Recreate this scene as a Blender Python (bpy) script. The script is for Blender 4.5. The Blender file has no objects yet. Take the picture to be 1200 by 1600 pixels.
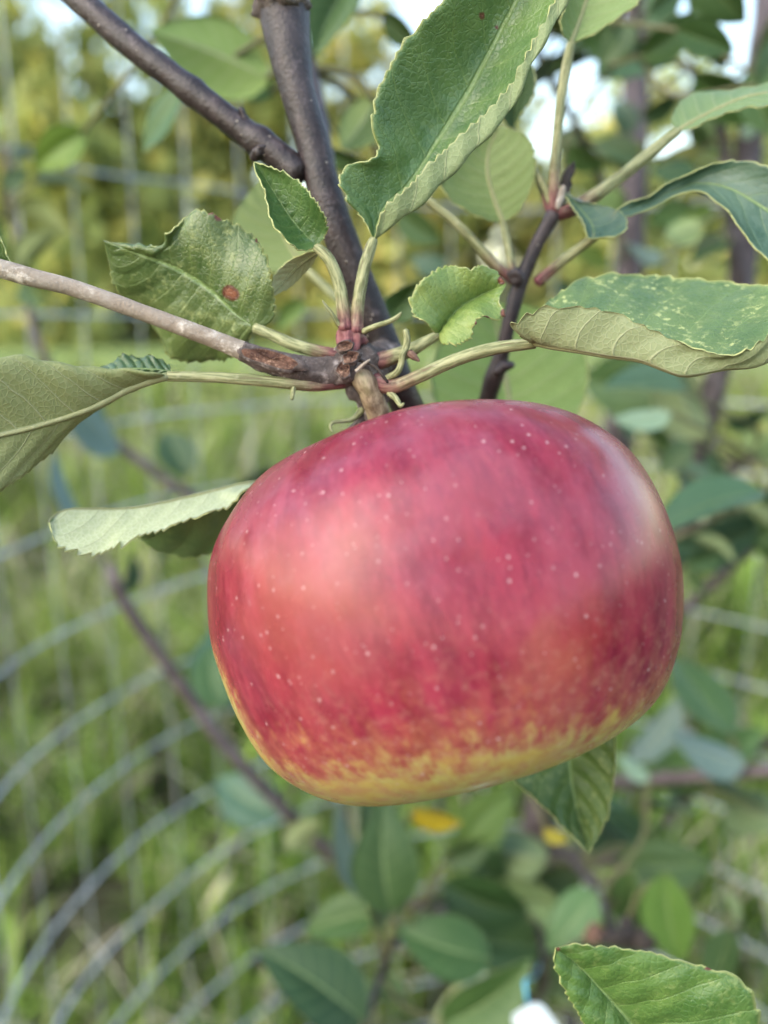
import bpy, math, random
import numpy as np
from mathutils import Vector, Matrix, Quaternion, noise as mnoise

random.seed(7)
rng = np.random.default_rng(11)
scene = bpy.context.scene
C = scene.collection

# ------------------------------------------------------------------ camera
PITCH = math.radians(14.0)
FPX = 1232.0                       # focal length in pixels of the 1200 x 1600 photograph
CAM = np.array((0.0, 0.0, 1.25))
FWD = np.array((0.0, math.cos(PITCH), -math.sin(PITCH)))
UPV = np.array((0.0, math.sin(PITCH), math.cos(PITCH)))
RGT = np.array((1.0, 0.0, 0.0))
cam = bpy.data.cameras.new('camera')
cam.sensor_fit = 'VERTICAL'
cam.sensor_width = 5.6
cam.sensor_height = 7.3
cam.lens = 7.3 * FPX / 1600.0
cam.clip_start = 0.005
cam.clip_end = 2000
cam.dof.use_dof = True
cam.dof.focus_distance = 0.131
cam.dof.aperture_fstop = cam.lens / 3.4       # 3.4 mm wide pupil
cam.dof.aperture_blades = 0
camo = bpy.data.objects.new('camera', cam)
C.objects.link(camo)
camo.location = CAM
camo.rotation_euler = (math.radians(90) - PITCH, 0, 0)
scene.camera = camo

# ------------------------------------------------------------------ sky, sun, exposure
SUN_EL, SUN_AZ = math.radians(40), math.radians(-126)     # azimuth from +Y, clockwise; behind the camera, to its left
world = bpy.data.worlds.new('World')
scene.world = world
world.use_nodes = True
wn = world.node_tree
sky = wn.nodes.new('ShaderNodeTexSky')
sky.sky_type = 'NISHITA'
sky.sun_disc = False
sky.sun_elevation = SUN_EL
sky.sun_rotation = SUN_AZ
sky.air_density = 1.5
sky.dust_density = 1.6
sky.ozone_density = 0.0
bg = wn.nodes['Background']
bg.inputs['Strength'].default_value = 0.15
wn.links.new(sky.outputs[0], bg.inputs['Color'])
sun = bpy.data.lights.new('sun', 'SUN')
sun.energy = 0.55
sun.angle = math.radians(60)
sun.color = (1.0, 0.94, 0.86)
suno = bpy.data.objects.new('sun', sun)
C.objects.link(suno)
sdir = Vector((math.sin(SUN_AZ) * math.cos(SUN_EL), math.cos(SUN_AZ) * math.cos(SUN_EL), math.sin(SUN_EL)))
suno.rotation_euler = sdir.to_track_quat('Z', 'Y').to_euler()
vs = scene.view_settings
vs.view_transform = 'Standard'
vs.look = 'None'
vs.gamma = 1.0
vs.use_curve_mapping = False
vs.exposure = 1.78
scene.render.engine = 'CYCLES'
scene.cycles.use_denoising = True
scene.cycles.max_bounces = 5
scene.cycles.diffuse_bounces = 3
scene.cycles.glossy_bounces = 2
scene.cycles.transmission_bounces = 3
scene.cycles.use_adaptive_sampling = True
scene.cycles.adaptive_threshold = 0.025
scene.cycles.sample_clamp_indirect = 6

# ------------------------------------------------------------------ helpers: space
def P(px, py, d):
    """point seen at pixel (px, py) of the photograph, d metres in front of the camera"""
    return CAM + RGT * ((px - 600.0) / FPX * d) - UPV * ((py - 800.0) / FPX * d) + FWD * d

def PL(pts):
    return np.array([P(*p[:3]) for p in pts])

def unproject(v):
    q = np.asarray(v) - CAM
    d = q @ FWD
    return 600 + (q @ RGT) / d * FPX, 800 - (q @ UPV) / d * FPX, d

def cr(p, n, per=24):
    """Catmull-Rom through the points, resampled to n points by arc length"""
    p = np.asarray(p, float)
    if len(p) == 2:
        t = np.linspace(0, 1, n)[:, None]
        return p[0] * (1 - t) + p[1] * t
    q = np.vstack([2 * p[0] - p[1], p, 2 * p[-1] - p[-2]])
    out = []
    t = np.linspace(0, 1, per, endpoint=False)[:, None]
    for i in range(1, len(q) - 2):
        a, b, c, d = q[i - 1], q[i], q[i + 1], q[i + 2]
        out.append(.5 * ((2 * b) + (c - a) * t + (2 * a - 5 * b + 4 * c - d) * t ** 2 + (-a + 3 * b - 3 * c + d) * t ** 3))
    out.append(p[-1][None])
    o = np.vstack(out)
    s = np.r_[0, np.cumsum(np.linalg.norm(np.diff(o[:, :3], axis=0), axis=1))]
    u = np.linspace(0, s[-1], n)
    return np.stack([np.interp(u, s, o[:, k]) for k in range(o.shape[1])], 1)

def nrm(a):
    return a / np.maximum(np.linalg.norm(a, axis=-1, keepdims=True), 1e-12)

# ------------------------------------------------------------------ helpers: objects
def mesh_obj(name, verts, faces, mats, parent=None, loc=None, smooth=True, midx=None):
    me = bpy.data.meshes.new(name)
    me.from_pydata([tuple(v) for v in np.asarray(verts)], [], [tuple(int(i) for i in f) for f in faces])
    for m in (mats if isinstance(mats, (list, tuple)) else [mats]):
        me.materials.append(m)
    if smooth:
        me.polygons.foreach_set('use_smooth', [True] * len(me.polygons))
    if midx is not None:
        me.polygons.foreach_set('material_index', midx)
    me.update()
    o = bpy.data.objects.new(name, me)
    C.objects.link(o)
    if parent:
        o.parent = parent
    if loc is not None:
        o.location = loc
    return o

def empty(name, loc):
    o = bpy.data.objects.new(name, None)
    C.objects.link(o)
    o.location = loc
    o.empty_display_size = .02
    return o

def tag(o, label=None, cat=None, group=None, kind=None):
    if label: o['label'] = label
    if cat: o['category'] = cat
    if group: o['group'] = group
    if kind: o['kind'] = kind
    return o

def tube_data(pts, rad, n=None, sides=12, bump=0.0, seed=0, bumpscale=200.0, knots=(), ends=True):
    """tapered tube; pts 3D list, rad list (same length); knots = (fraction, width, height)"""
    n = n or max(8, len(pts) * 6)
    a = cr(np.c_[np.asarray(pts, float), np.asarray(rad, float)], n)
    c, r = a[:, :3], np.maximum(a[:, 3], 1e-5).copy()
    f = np.linspace(0, 1, n)
    for k0, kw, kh in knots:
        r *= 1 + kh * np.exp(-((f - k0) / kw) ** 2)
    tng = nrm(np.gradient(c, axis=0))
    up = np.array((0.31, 0.2, 0.93))
    e1 = nrm(np.cross(tng[0], up))
    V = []
    for i in range(n):
        e1 = e1 - tng[i] * (e1 @ tng[i]); e1 = e1 / np.linalg.norm(e1)
        e2 = np.cross(tng[i], e1)
        for j in range(sides):
            th = 2 * math.pi * j / sides
            dv = e1 * math.cos(th) + e2 * math.sin(th)
            rr = r[i]
            if bump:
                q = (c[i] + dv * r[i]) * bumpscale
                rr *= 1 + bump * mnoise.noise(Vector(q + seed)) + .5 * bump * mnoise.noise(Vector(q * 2.7 + seed))
            V.append(c[i] + dv * rr)
    F = []
    for i in range(n - 1):
        for j in range(sides):
            k = (j + 1) % sides
            F.append((i * sides + j, i * sides + k, (i + 1) * sides + k, (i + 1) * sides + j))
    if ends:
        b = len(V)
        V.append(c[0] - tng[0] * r[0] * .3); V.append(c[-1] + tng[-1] * r[-1] * .6)
        for j in range(sides):
            k = (j + 1) % sides
            F.append((b, k, j)); F.append((b + 1, (n - 1) * sides + j, (n - 1) * sides + k))
    return np.array(V), F, c

# ------------------------------------------------------------------ helpers: shader nodes
class NT:
    def __init__(self, name):
        self.m = bpy.data.materials.new(name)
        self.m.use_nodes = True
        self.t = self.m.node_tree
        self.t.nodes.clear()
        self.out = self.n('OutputMaterial')
    def n(self, kind, **kw):
        x = self.t.nodes.new('ShaderNode' + kind)
        for k, v in kw.items():
            setattr(x, k, v)
        return x
    def link(self, a, b):
        self.t.links.new(a, b)
    def put(self, sock, v):
        if isinstance(v, bpy.types.NodeSocket):
            self.link(v, sock)
        elif isinstance(v, (tuple, list)):
            sock.default_value = tuple(v) + ((1.0,) if len(v) == 3 and sock.type == 'RGBA' else ())
        else:
            sock.default_value = v
    def math(self, op, a, b=0.0, c=None, clamp=False):
        x = self.n('Math', operation=op, use_clamp=clamp)
        self.put(x.inputs[0], a); self.put(x.inputs[1], b)
        if c is not None: self.put(x.inputs[2], c)
        return x.outputs[0]
    def vmath(self, op, a, b=(0, 0, 0)):
        x = self.n('VectorMath', operation=op)
        self.put(x.inputs[0], a); self.put(x.inputs[1], b)
        return x.outputs['Value'] if op in ('LENGTH', 'DOT_PRODUCT', 'DISTANCE') else x.outputs[0]
    def step(self, v, lo, hi, a=0.0, b=1.0):
        x = self.n('MapRange', interpolation_type='SMOOTHSTEP')
        for i, q in enumerate((v, lo, hi, a, b)):
            self.put(x.inputs[i], q)
        return x.outputs[0]
    def mix(self, f, a, b, blend='MIX'):
        x = self.n('Mix', data_type='RGBA', blend_type=blend)
        self.put(x.inputs[0], f); self.put(x.inputs[6], a); self.put(x.inputs[7], b)
        return x.outputs[2]
    def noise(self, vec, scale, detail=4, rough=.55, dist=0.0):
        x = self.n('TexNoise')
        if vec is not None: self.put(x.inputs['Vector'], vec)
        x.inputs['Scale'].default_value = scale
        x.inputs['Detail'].default_value = detail
        x.inputs['Roughness'].default_value = rough
        x.inputs['Distortion'].default_value = dist
        return x.outputs[0]
    def voro(self, vec, scale, feature='F1', rnd=1.0):
        x = self.n('TexVoronoi', feature=feature)
        if vec is not None: self.put(x.inputs['Vector'], vec)
        x.inputs['Scale'].default_value = scale
        x.inputs['Randomness'].default_value = rnd
        return x
    def mapping(self, vec, scale=(1, 1, 1), loc=(0, 0, 0)):
        x = self.n('Mapping')
        self.put(x.inputs[0], vec)
        x.inputs['Scale'].default_value = scale
        x.inputs['Location'].default_value = loc
        return x.outputs[0]
    def coord(self, which='Object'):
        return self.n('TexCoord').outputs[which]
    def attr(self, name, out='Fac'):
        x = self.n('Attribute', attribute_name=name)
        return x.outputs[out]
    def bump(self, h, strength=.3, dist=.001):
        x = self.n('Bump')
        self.put(x.inputs['Height'], h)
        x.inputs['Strength'].default_value = strength
        x.inputs['Distance'].default_value = dist
        return x.outputs[0]
    def bsdf(self, col, rough=.5, spec=.5, normal=None, **kw):
        x = self.n('BsdfPrincipled')
        self.put(x.inputs['Base Color'], col); self.put(x.inputs['Roughness'], rough)
        self.put(x.inputs['Specular IOR Level'], spec)
        if normal is not None: self.link(normal, x.inputs['Normal'])
        for k, v in kw.items():
            self.put(x.inputs[k.replace('_', ' ')], v)
        return x.outputs[0]
    def done(self, sh):
        self.link(sh, self.out.inputs[0]); return self.m
    def translucent(self, sh, col, f, normal=None):
        t = self.n('BsdfTranslucent'); self.put(t.inputs[0], col)
        m = self.n('MixShader'); self.put(m.inputs[0], f)
        self.link(sh, m.inputs[1]); self.link(t.outputs[0], m.inputs[2])
        return m.outputs[0]

# ------------------------------------------------------------------ materials
def leaf_material(name, under):
    t = NT(name)
    uv = t.n('UVMap', uv_map='UVMap').outputs[0]
    sp = t.n('SeparateXYZ'); t.link(uv, sp.inputs[0])
    u, v = sp.outputs[0], sp.outputs[1]
    av = t.math('ABSOLUTE', v)
    oi = t.n('ObjectInfo')
    rnd = oi.outputs['Random']
    obj = t.coord('Object')
    wob = t.math('MULTIPLY', t.math('SUBTRACT', t.noise(obj, 160, 2), .5), .10)
    # side veins leave the midrib and sweep towards the tip
    s = t.math('SUBTRACT', u, t.math('MULTIPLY', t.math('POWER', av, 1.25), .20))
    s = t.math('ADD', s, t.math('MULTIPLY', wob, .35))
    fr = t.math('FRACT', t.math('ADD', t.math('MULTIPLY', s, 8.5), t.math('MULTIPLY', t.math('GREATER_THAN', v, 0.0), .45)))
    dv = t.math('ABSOLUTE', t.math('SUBTRACT', fr, .5))
    wid = t.math('MULTIPLY_ADD', av, -.035, .062)
    side = t.step(dv, 0.0, wid, 1.0, 0.0)
    soft = t.step(dv, 0.0, .42, 1.0, 0.0)
    mid = t.step(av, .012, .05, 1.0, 0.0)
    net = t.voro(obj, 1050, 'DISTANCE_TO_EDGE').outputs[0]
    netm = t.step(net, 0.0, .16, 1.0, 0.0)
    big = t.noise(obj, 70, 3)
    fine = t.noise(obj, 900, 3)
    if under:
        base = t.mix(big, (.155, .190, .080), (.225, .255, .125))
        base = t.mix(t.math('MULTIPLY', netm, .30), base, (.30, .32, .18))
        vein = (.36, .37, .22)
        veinf = t.math('MAXIMUM', t.math('MULTIPLY', side, .45), mid)
        rim = (.36, .37, .18)
        rough, spec = .62, .35
        h = t.math('ADD', t.math('MULTIPLY', veinf, 1.0), t.math('MULTIPLY', netm, .15))
    else:
        base = t.mix(t.step(big, .3, .7), (.050, .102, .030), (.105, .166, .050))
        base = t.mix(t.math('MULTIPLY', soft, .20), base, (.13, .19, .05))
        base = t.mix(t.math('MULTIPLY', t.step(t.noise(obj, 190, 4, .65), .48, .66), .45), base, (.135, .19, .06))
        base = t.mix(t.math('MULTIPLY', netm, .16), base, (.16, .23, .09))
        vein = (.20, .29, .10)
        veinf = t.math('MAXIMUM', t.math('MULTIPLY', side, .26), t.math('MULTIPLY', mid, .8))
        rim = (.34, .36, .12)
        rough, spec = t.math('ADD', t.math('MULTIPLY', fine, .14), t.step(t.noise(obj, 120, 3), .35, .65, .22, .44)), .5
        h = t.math('SUBTRACT', t.math('MULTIPLY', netm, -.16), t.math('MULTIPLY', t.math('ADD', veinf, t.math('MULTIPLY', soft, .9)), 1.0))
        h = t.math('ADD', h, t.math('MULTIPLY', t.noise(obj, 330, 3), 1.2))
    h = t.math('ADD', h, t.math('MULTIPLY', fine, .25))
    var = t.math('MULTIPLY_ADD', rnd, .34, .83)
    base = t.mix(1.0, base, oi.outputs['Color'], 'MULTIPLY')
    hs = t.n('HueSaturation')
    t.put(hs.inputs['Value'], var); t.put(hs.inputs['Hue'], t.math('MULTIPLY_ADD', rnd, .02, .49)); t.put(hs.inputs['Color'], base)
    base = hs.outputs[0]
    col = t.mix(veinf, base, vein)
    col = t.mix(t.math('MULTIPLY', t.step(av, .968, .995), .7), col, rim)
    # pale mite stippling, strongest where the object alpha asks for it
    sp1 = t.step(t.noise(obj, 700, 4, .7), .53, .62)
    sp2 = t.step(t.noise(obj, 130, 3), .38, .62)
    spk = t.math('MULTIPLY', t.math('MULTIPLY', sp1, sp2), t.math('SUBTRACT', 1.0, oi.outputs['Alpha']))
    col = t.mix(spk, col, (.52, .55, .22)) if not under else col
    br = t.attr('brown')
    col = t.mix(t.step(br, .25, .55), col, (.105, .035, .022))
    col = t.mix(t.math('MULTIPLY', t.step(br, .62, .9), .75), col, (.26, .10, .055))
    nb = t.bump(h, .45 if under else .50, .0006)
    sh = t.bsdf(col, rough, spec, nb)
    tc = t.mix(.55, col, (.30, .42, .06))
    return t.done(t.translucent(sh, tc, .16 if under else .14))

M_LT = leaf_material('leaf_upper_side', False)
M_LU = leaf_material('leaf_under_side', True)
def rim_material():
    t = NT('leaf_rim')
    col = t.mix(t.step(t.attr('brown'), .25, .55), (.36, .38, .15), (.12, .045, .03))
    return t.done(t.bsdf(col, .5, .4))
M_LR = rim_material()
LEAFM = [M_LT, M_LU, M_LR]
def soft_leaf_material(name, under):
    t = NT(name)
    uv = t.n('UVMap', uv_map='UVMap').outputs[0]
    sp = t.n('SeparateXYZ'); t.link(uv, sp.inputs[0])
    u, v = sp.outputs[0], sp.outputs[1]
    av = t.math('ABSOLUTE', v)
    oi = t.n('ObjectInfo')
    s = t.math('SUBTRACT', u, t.math('MULTIPLY', av, .20))
    dv = t.math('ABSOLUTE', t.math('SUBTRACT', t.math('FRACT', t.math('MULTIPLY', s, 8.5)), .5))
    veinf = t.math('MAXIMUM', t.step(dv, 0, .08, .35, 0), t.step(av, .015, .05, .9, 0.0))
    big = t.noise(t.coord('Object'), 70, 2)
    if under:
        base, vein, rough, spec = t.mix(big, (.155, .20, .082), (.225, .262, .128)), (.36, .37, .22), .7, .2
    else:
        base, vein, rough, spec = t.mix(big, (.042, .085, .026), (.078, .128, .042)), (.17, .23, .09), .48, .32
    base = t.mix(1.0, base, oi.outputs['Color'], 'MULTIPLY')
    hs = t.n('HueSaturation'); t.put(hs.inputs['Value'], t.math('MULTIPLY_ADD', oi.outputs['Random'], .34, .83)); t.put(hs.inputs['Color'], base)
    col = t.mix(veinf, hs.outputs[0], vein)
    return t.done(t.translucent(t.bsdf(col, rough, spec), t.mix(.55, col, (.30, .42, .06)), .14))
M_ST = soft_leaf_material('soft_leaf_upper', False)
M_SU = soft_leaf_material('soft_leaf_under', True)

def bark_material(name, dark, light, grey, lent=.8, rough=.5, scale=1.0):
    t = NT(name)
    o = t.coord('Object')
    n1 = t.noise(o, 220 * scale, 6, .6)
    n2 = t.noise(o, 60 * scale, 3)
    n3 = t.noise(o, 1400 * scale, 3)
    col = t.mix(t.step(n1, .35, .68), dark, light)
    col = t.mix(t.math('MULTIPLY', t.step(n2, .45, .72), .6), col, grey)
    col = t.mix(t.math('MULTIPLY', t.step(n3, .52, .7), .4), col, grey)
    vo = t.voro(o, 330 * scale).outputs[0]
    dot = t.math('MULTIPLY', t.step(vo, .05, .10, 1.0, 0.0), lent)
    col = t.mix(dot, col, (.42, .36, .30))
    film = t.math('MULTIPLY', t.step(t.noise(o, 420 * scale, 5, .7), .50, .66), t.step(t.noise(o, 110 * scale, 2), .42, .60))
    col = t.mix(t.math('MULTIPLY', film, .7), col, tuple(min(1, k * 2.0) for k in grey))
    col = t.mix(t.math('MULTIPLY', t.step(t.noise(t.mapping(o, (1, 1, .35)), 130 * scale, 4, .65), .50, .64), .6), col, dark)
    h = t.math('ADD', t.math('ADD', n1, t.math('MULTIPLY', n3, .7)), t.math('MULTIPLY', dot, .8))
    return t.done(t.bsdf(col, rough, .4, t.bump(h, .6, .0005)))
M_BARK = bark_material('dark_bark', (.014, .009, .009), (.034, .021, .021), (.054, .042, .043), .8, .42)
M_TRUNK = bark_material('trunk_bark', (.034, .024, .026), (.072, .054, .058), (.115, .098, .104), .3, .7, .5)
M_TWIGD = bark_material('twig_bark', (.016, .010, .011), (.038, .024, .024), (.058, .044, .045), .5, .5)
M_LIMB = bark_material('limb_bark', (.065, .044, .046), (.125, .092, .095), (.165, .138, .142), .2, .7, .5)
M_SHOOT = bark_material('downy_shoot', (.24, .19, .145), (.33, .28, .225), (.38, .34, .30), .0, .85)
M_SPUR = bark_material('spur_bark', (.045, .034, .030), (.12, .09, .08), (.21, .18, .17), .2, .8, 1.4)
M_SCAR = bark_material('scar_wood', (.040, .016, .010), (.15, .070, .045), (.28, .18, .13), .0, .85, 2.2)
M_DEAD = bark_material('dead_matter', (.012, .009, .008), (.035, .026, .022), (.07, .05, .042), .0, .8)

def petiole_material():
    t = NT('leaf_stalk')
    f = t.attr('along')
    n = t.noise(t.coord('Object'), 700, 4)
    st = t.noise(t.attr('lengthwise', 'Vector'), 2.2, 4, .6)
    green = t.mix(t.step(st, .40, .62), (.135, .15, .062), (.33, .33, .17))
    green = t.mix(t.math('MULTIPLY', t.step(st, .30, .42, 1.0, 0.0), .8), green, (.13, .075, .045))
    green = t.mix(t.math('MULTIPLY', t.step(n, .55, .7), .35), green, (.40, .38, .24))
    red = t.mix(t.step(st, .35, .65), (.085, .022, .030), (.23, .085, .085))
    red = t.mix(t.math('MULTIPLY', t.step(n, .55, .7), .4), red, (.34, .22, .19))
    col = t.mix(t.step(t.math('ADD', f, t.math('MULTIPLY', t.math('SUBTRACT', n, .5), .3)), .0, .42), red, green)
    return t.done(t.bsdf(col, .6, .35, t.bump(t.math('ADD', n, st), .5, .0004)))
M_PET = petiole_material()
M_PETS = None

def apple_stem_material():
    t = NT('apple_stalk')
    o = t.coord('Object')
    n = t.noise(t.mapping(o, (1, 1, .22)), 620, 5, .65)
    col = t.mix(t.step(n, .35, .65), (.115, .070, .040), (.34, .26, .17))
    col = t.mix(t.math('MULTIPLY', t.step(t.noise(o, 150, 3), .5, .68), .6), col, (.24, .22, .11))
    return t.done(t.bsdf(col, .6, .4, t.bump(n, .5, .0005)))
M_STEM = apple_stem_material()

def wire_material():
    t = NT('galvanised_wire')
    n = t.noise(t.coord('Object'), 30, 3)
    col = t.mix(t.step(n, .35, .65), (.26, .29, .32), (.44, .475, .51))
    return t.done(t.bsdf(col, .5, .5, None, Metallic=.35))
M_WIRE = wire_material()

def apple_material():
    t = NT('apple_skin')
    o = t.coord('Object')
    s = t.n('SeparateXYZ'); t.link(o, s.inputs[0])
    x, y, z = s.outputs
    h = t.math('MULTIPLY', z, 1 / .0318)
    rad = t.vmath('NORMALIZE', t.mapping(o, (1, 1, 0.0)))
    streakv = t.vmath('ADD', t.mapping(rad, (1, 1, 1)), t.mapping(o, (0, 0, 9)))
    streak = t.noise(streakv, 9, 5, .6)
    streak2 = t.noise(streakv, 26, 4, .6)
    big = t.noise(o, 46, 3, .5)
    mid = t.noise(o, 130, 4, .6)
    fine = t.noise(o, 420, 3)
    def blob(px, py, pz, r0, r1):
        d = t.vmath('DISTANCE', o, (px, py, pz))
        return t.step(t.math('ADD', d, t.math('MULTIPLY', t.math('SUBTRACT', mid, .5), .014)), r0, r1, 1.0, 0.0)
    # yellow ground colour
    gold = t.mix(t.step(mid, .35, .65), (.46, .33, .085), (.45, .41, .14))
    gold = t.mix(t.math('MULTIPLY', t.step(fine, .45, .65), .5), gold, (.48, .29, .14))
    # blush
    red = t.mix(t.step(streak, .34, .66), (.142, .010, .023), (.250, .025, .045))
    red = t.mix(t.math('MULTIPLY', t.step(big, .50, .70), .55), red, (.24, .024, .026))
    red = t.mix(t.math('MULTIPLY', t.step(streak2, .50, .66), .45), red, (.125, .008, .024))
    streak3 = t.noise(streakv, 62, 3, .6)
    red = t.mix(t.math('MULTIPLY', t.step(streak3, .50, .68), .30), red, (.30, .045, .075))
    red = t.mix(t.math('MULTIPLY', t.step(h, .25, .9), .50), red, (.125, .009, .033))  # shade of the surrounding leaves, painted as deeper crimson towards the stalk end
    warm = blob(-.0190, -.033, .001, .002, .0200)
    red = t.mix(t.math('MULTIPLY', warm, .60), red, (.29, .072, .058))
    lowor = blob(.016, -.0350, -.0125, .001, .0085)
    red = t.mix(t.math('MULTIPLY', lowor, .45), red, (.25, .026, .018))
    lowor2 = blob(.011, -.034, -.0165, .001, .0085)
    red = t.mix(t.math('MULTIPLY', lowor2, .35), red, (.30, .105, .060))
    # red fades out towards the flower end, unevenly
    e = t.math('ADD', h, t.math('MULTIPLY', t.math('SUBTRACT', streak, .5), .34))
    e = t.math('ADD', e, t.math('MULTIPLY', t.math('SUBTRACT', mid, .5), .30))
    e = t.math('ADD', e, t.math('MULTIPLY', t.math('SUBTRACT', fine, .5), .40))
    e = t.math('ADD', e, t.math('MULTIPLY', t.math('SUBTRACT', streak3, .5), .20))
    e = t.math('ADD', e, t.math('MULTIPLY', x, 2.5))
    e = t.math('SUBTRACT', e, t.math('MULTIPLY', t.step(x, -.0300, -.0395, 0.0, .68), t.step(h, .25, .55, 1.0, 0.0)))
    red_f = t.step(e, -.95, -.42)
    coral = t.mix(.5, red, (.42, .15, .075))
    col = t.mix(t.step(red_f, .35, 1.0), t.mix(t.step(red_f, 0.0, .6), gold, coral), red)
    blush = t.math('MULTIPLY', t.step(h, -.80, -.2, 1.0, 0.0), t.math('MULTIPLY', t.step(t.noise(o, 300, 4, .65), .44, .60), .35))
    col = t.mix(blush, col, (.36, .115, .065))
    # waxy bloom, rubbed off in patches, thicker on the shoulders
    bl = t.math('MULTIPLY', t.step(t.noise(o, 75, 4, .6), .40, .66), t.step(h, -.45, .5, .08, .28))
    col = t.mix(bl, col, (.30, .125, .170))
    mot = t.math('MULTIPLY', t.step(t.noise(o, 650, 3, .6), .50, .68), t.step(h, -.9, -.1, .26, .03))
    col = t.mix(mot, col, (.46, .26, .18))
    # lenticels
    vo = t.voro(o, 390)
    dots = t.step(vo.outputs['Distance'], .05, .14, 1.0, 0.0)
    vo2 = t.voro(t.mapping(o, (1, 1, 1), (.013, .007, .021)), 540)
    dots = t.math('MAXIMUM', dots, t.math('MULTIPLY', t.step(vo2.outputs['Distance'], .06, .12, 1.0, 0.0), .7))
    col = t.mix(t.math('MULTIPLY', dots, t.math('MULTIPLY_ADD', t.noise(o, 260, 1), 1.2, -.16)), col, (.55, .36, .36))
    rgh = t.math("MULTIPLY_ADD", t.noise(o, 90, 3), .14, .20)
    bmp = t.bump(t.math('ADD', t.math('MULTIPLY', fine, .4), t.math('MULTIPLY', dots, .5)), .06, .0004)
    return t.done(t.bsdf(col, rgh, .30, bmp))
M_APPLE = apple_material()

def ground_material():
    t = NT('meadow_soil')
    o = t.coord('Object')
    a = t.noise(o, .9, 5, .6); b = t.noise(o, 9, 4)
    sp = t.n('SeparateXYZ'); t.link(o, sp.inputs[0])
    path = t.math('MULTIPLY', t.step(sp.outputs[1], 13.0, 16.0), t.step(sp.outputs[1], 40.0, 46.0, 1.0, 0.0))
    col = t.mix(t.step(a, .35, .65), (.018, .022, .010), (.055, .055, .022))
    col = t.mix(t.math('MULTIPLY', b, .25), col, (.12, .10, .05))
    col = t.mix(path, col, t.mix(b, (.14, .19, .05), (.21, .26, .08)))
    return t.done(t.bsdf(col, .9, .2))
M_GROUND = ground_material()

def blade_material(name, trans=.3):
    t = NT(name)
    c = t.attr('tint', 'Color')
    sh = t.bsdf(c, .6, .12)
    return t.done(t.translucent(sh, c, trans))
M_GRASS = blade_material('grass_blades')

def foliage_material():
    t = NT('far_foliage')
    oi = t.n('ObjectInfo')
    c = t.mix(1.0, t.attr('tint', 'Color'), oi.outputs['Color'], 'MULTIPLY')
    sh = t.bsdf(c, .5, .4)
    return t.done(t.translucent(sh, c, .45))
M_FOL = foliage_material()
def plain(name, col, rough=.5, spec=.4, var=0.0, scale=60):
    t = NT(name)
    c = col
    if var:
        n = t.noise(t.coord('Object'), scale, 4)
        c = t.mix(n, tuple(k * (1 - var) for k in col), tuple(k * (1 + var) for k in col))
    return t.done(t.bsdf(c, rough, spec))
M_TAG = plain('tag_plastic', (.62, .68, .70), .4, .5, .08)
M_BLUE = plain('tag_cord', (.10, .42, .62), .4, .5, .08)
M_PETS = plain('soft_stalk', (.11, .105, .05), .6, .3, .2)
M_PETAL = plain('yellow_petal', (.62, .40, .03), .5, .4, .15)

# ------------------------------------------------------------------ ground
def build_ground():
    n = 90
    xs = np.sinh(np.linspace(-6, 6, n)) * .9
    V = [(x, y, 0.05 * mnoise.noise(Vector((x * .3, y * .3, 0))) * min(1, (abs(x) + abs(y)) / 6)) for y in xs for x in xs]
    F = [(j * n + i, j * n + i + 1, (j + 1) * n + i + 1, (j + 1) * n + i) for j in range(n - 1) for i in range(n - 1)]
    o = mesh_obj('ground', V, F, M_GROUND)
    tag(o, kind='structure')
build_ground()

def set_tint(me, cols):
    a = me.attributes.new('tint', 'FLOAT_COLOR', 'POINT')
    a.data.foreach_set('color', np.c_[cols, np.ones(len(cols))].astype(np.float32).ravel())

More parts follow.
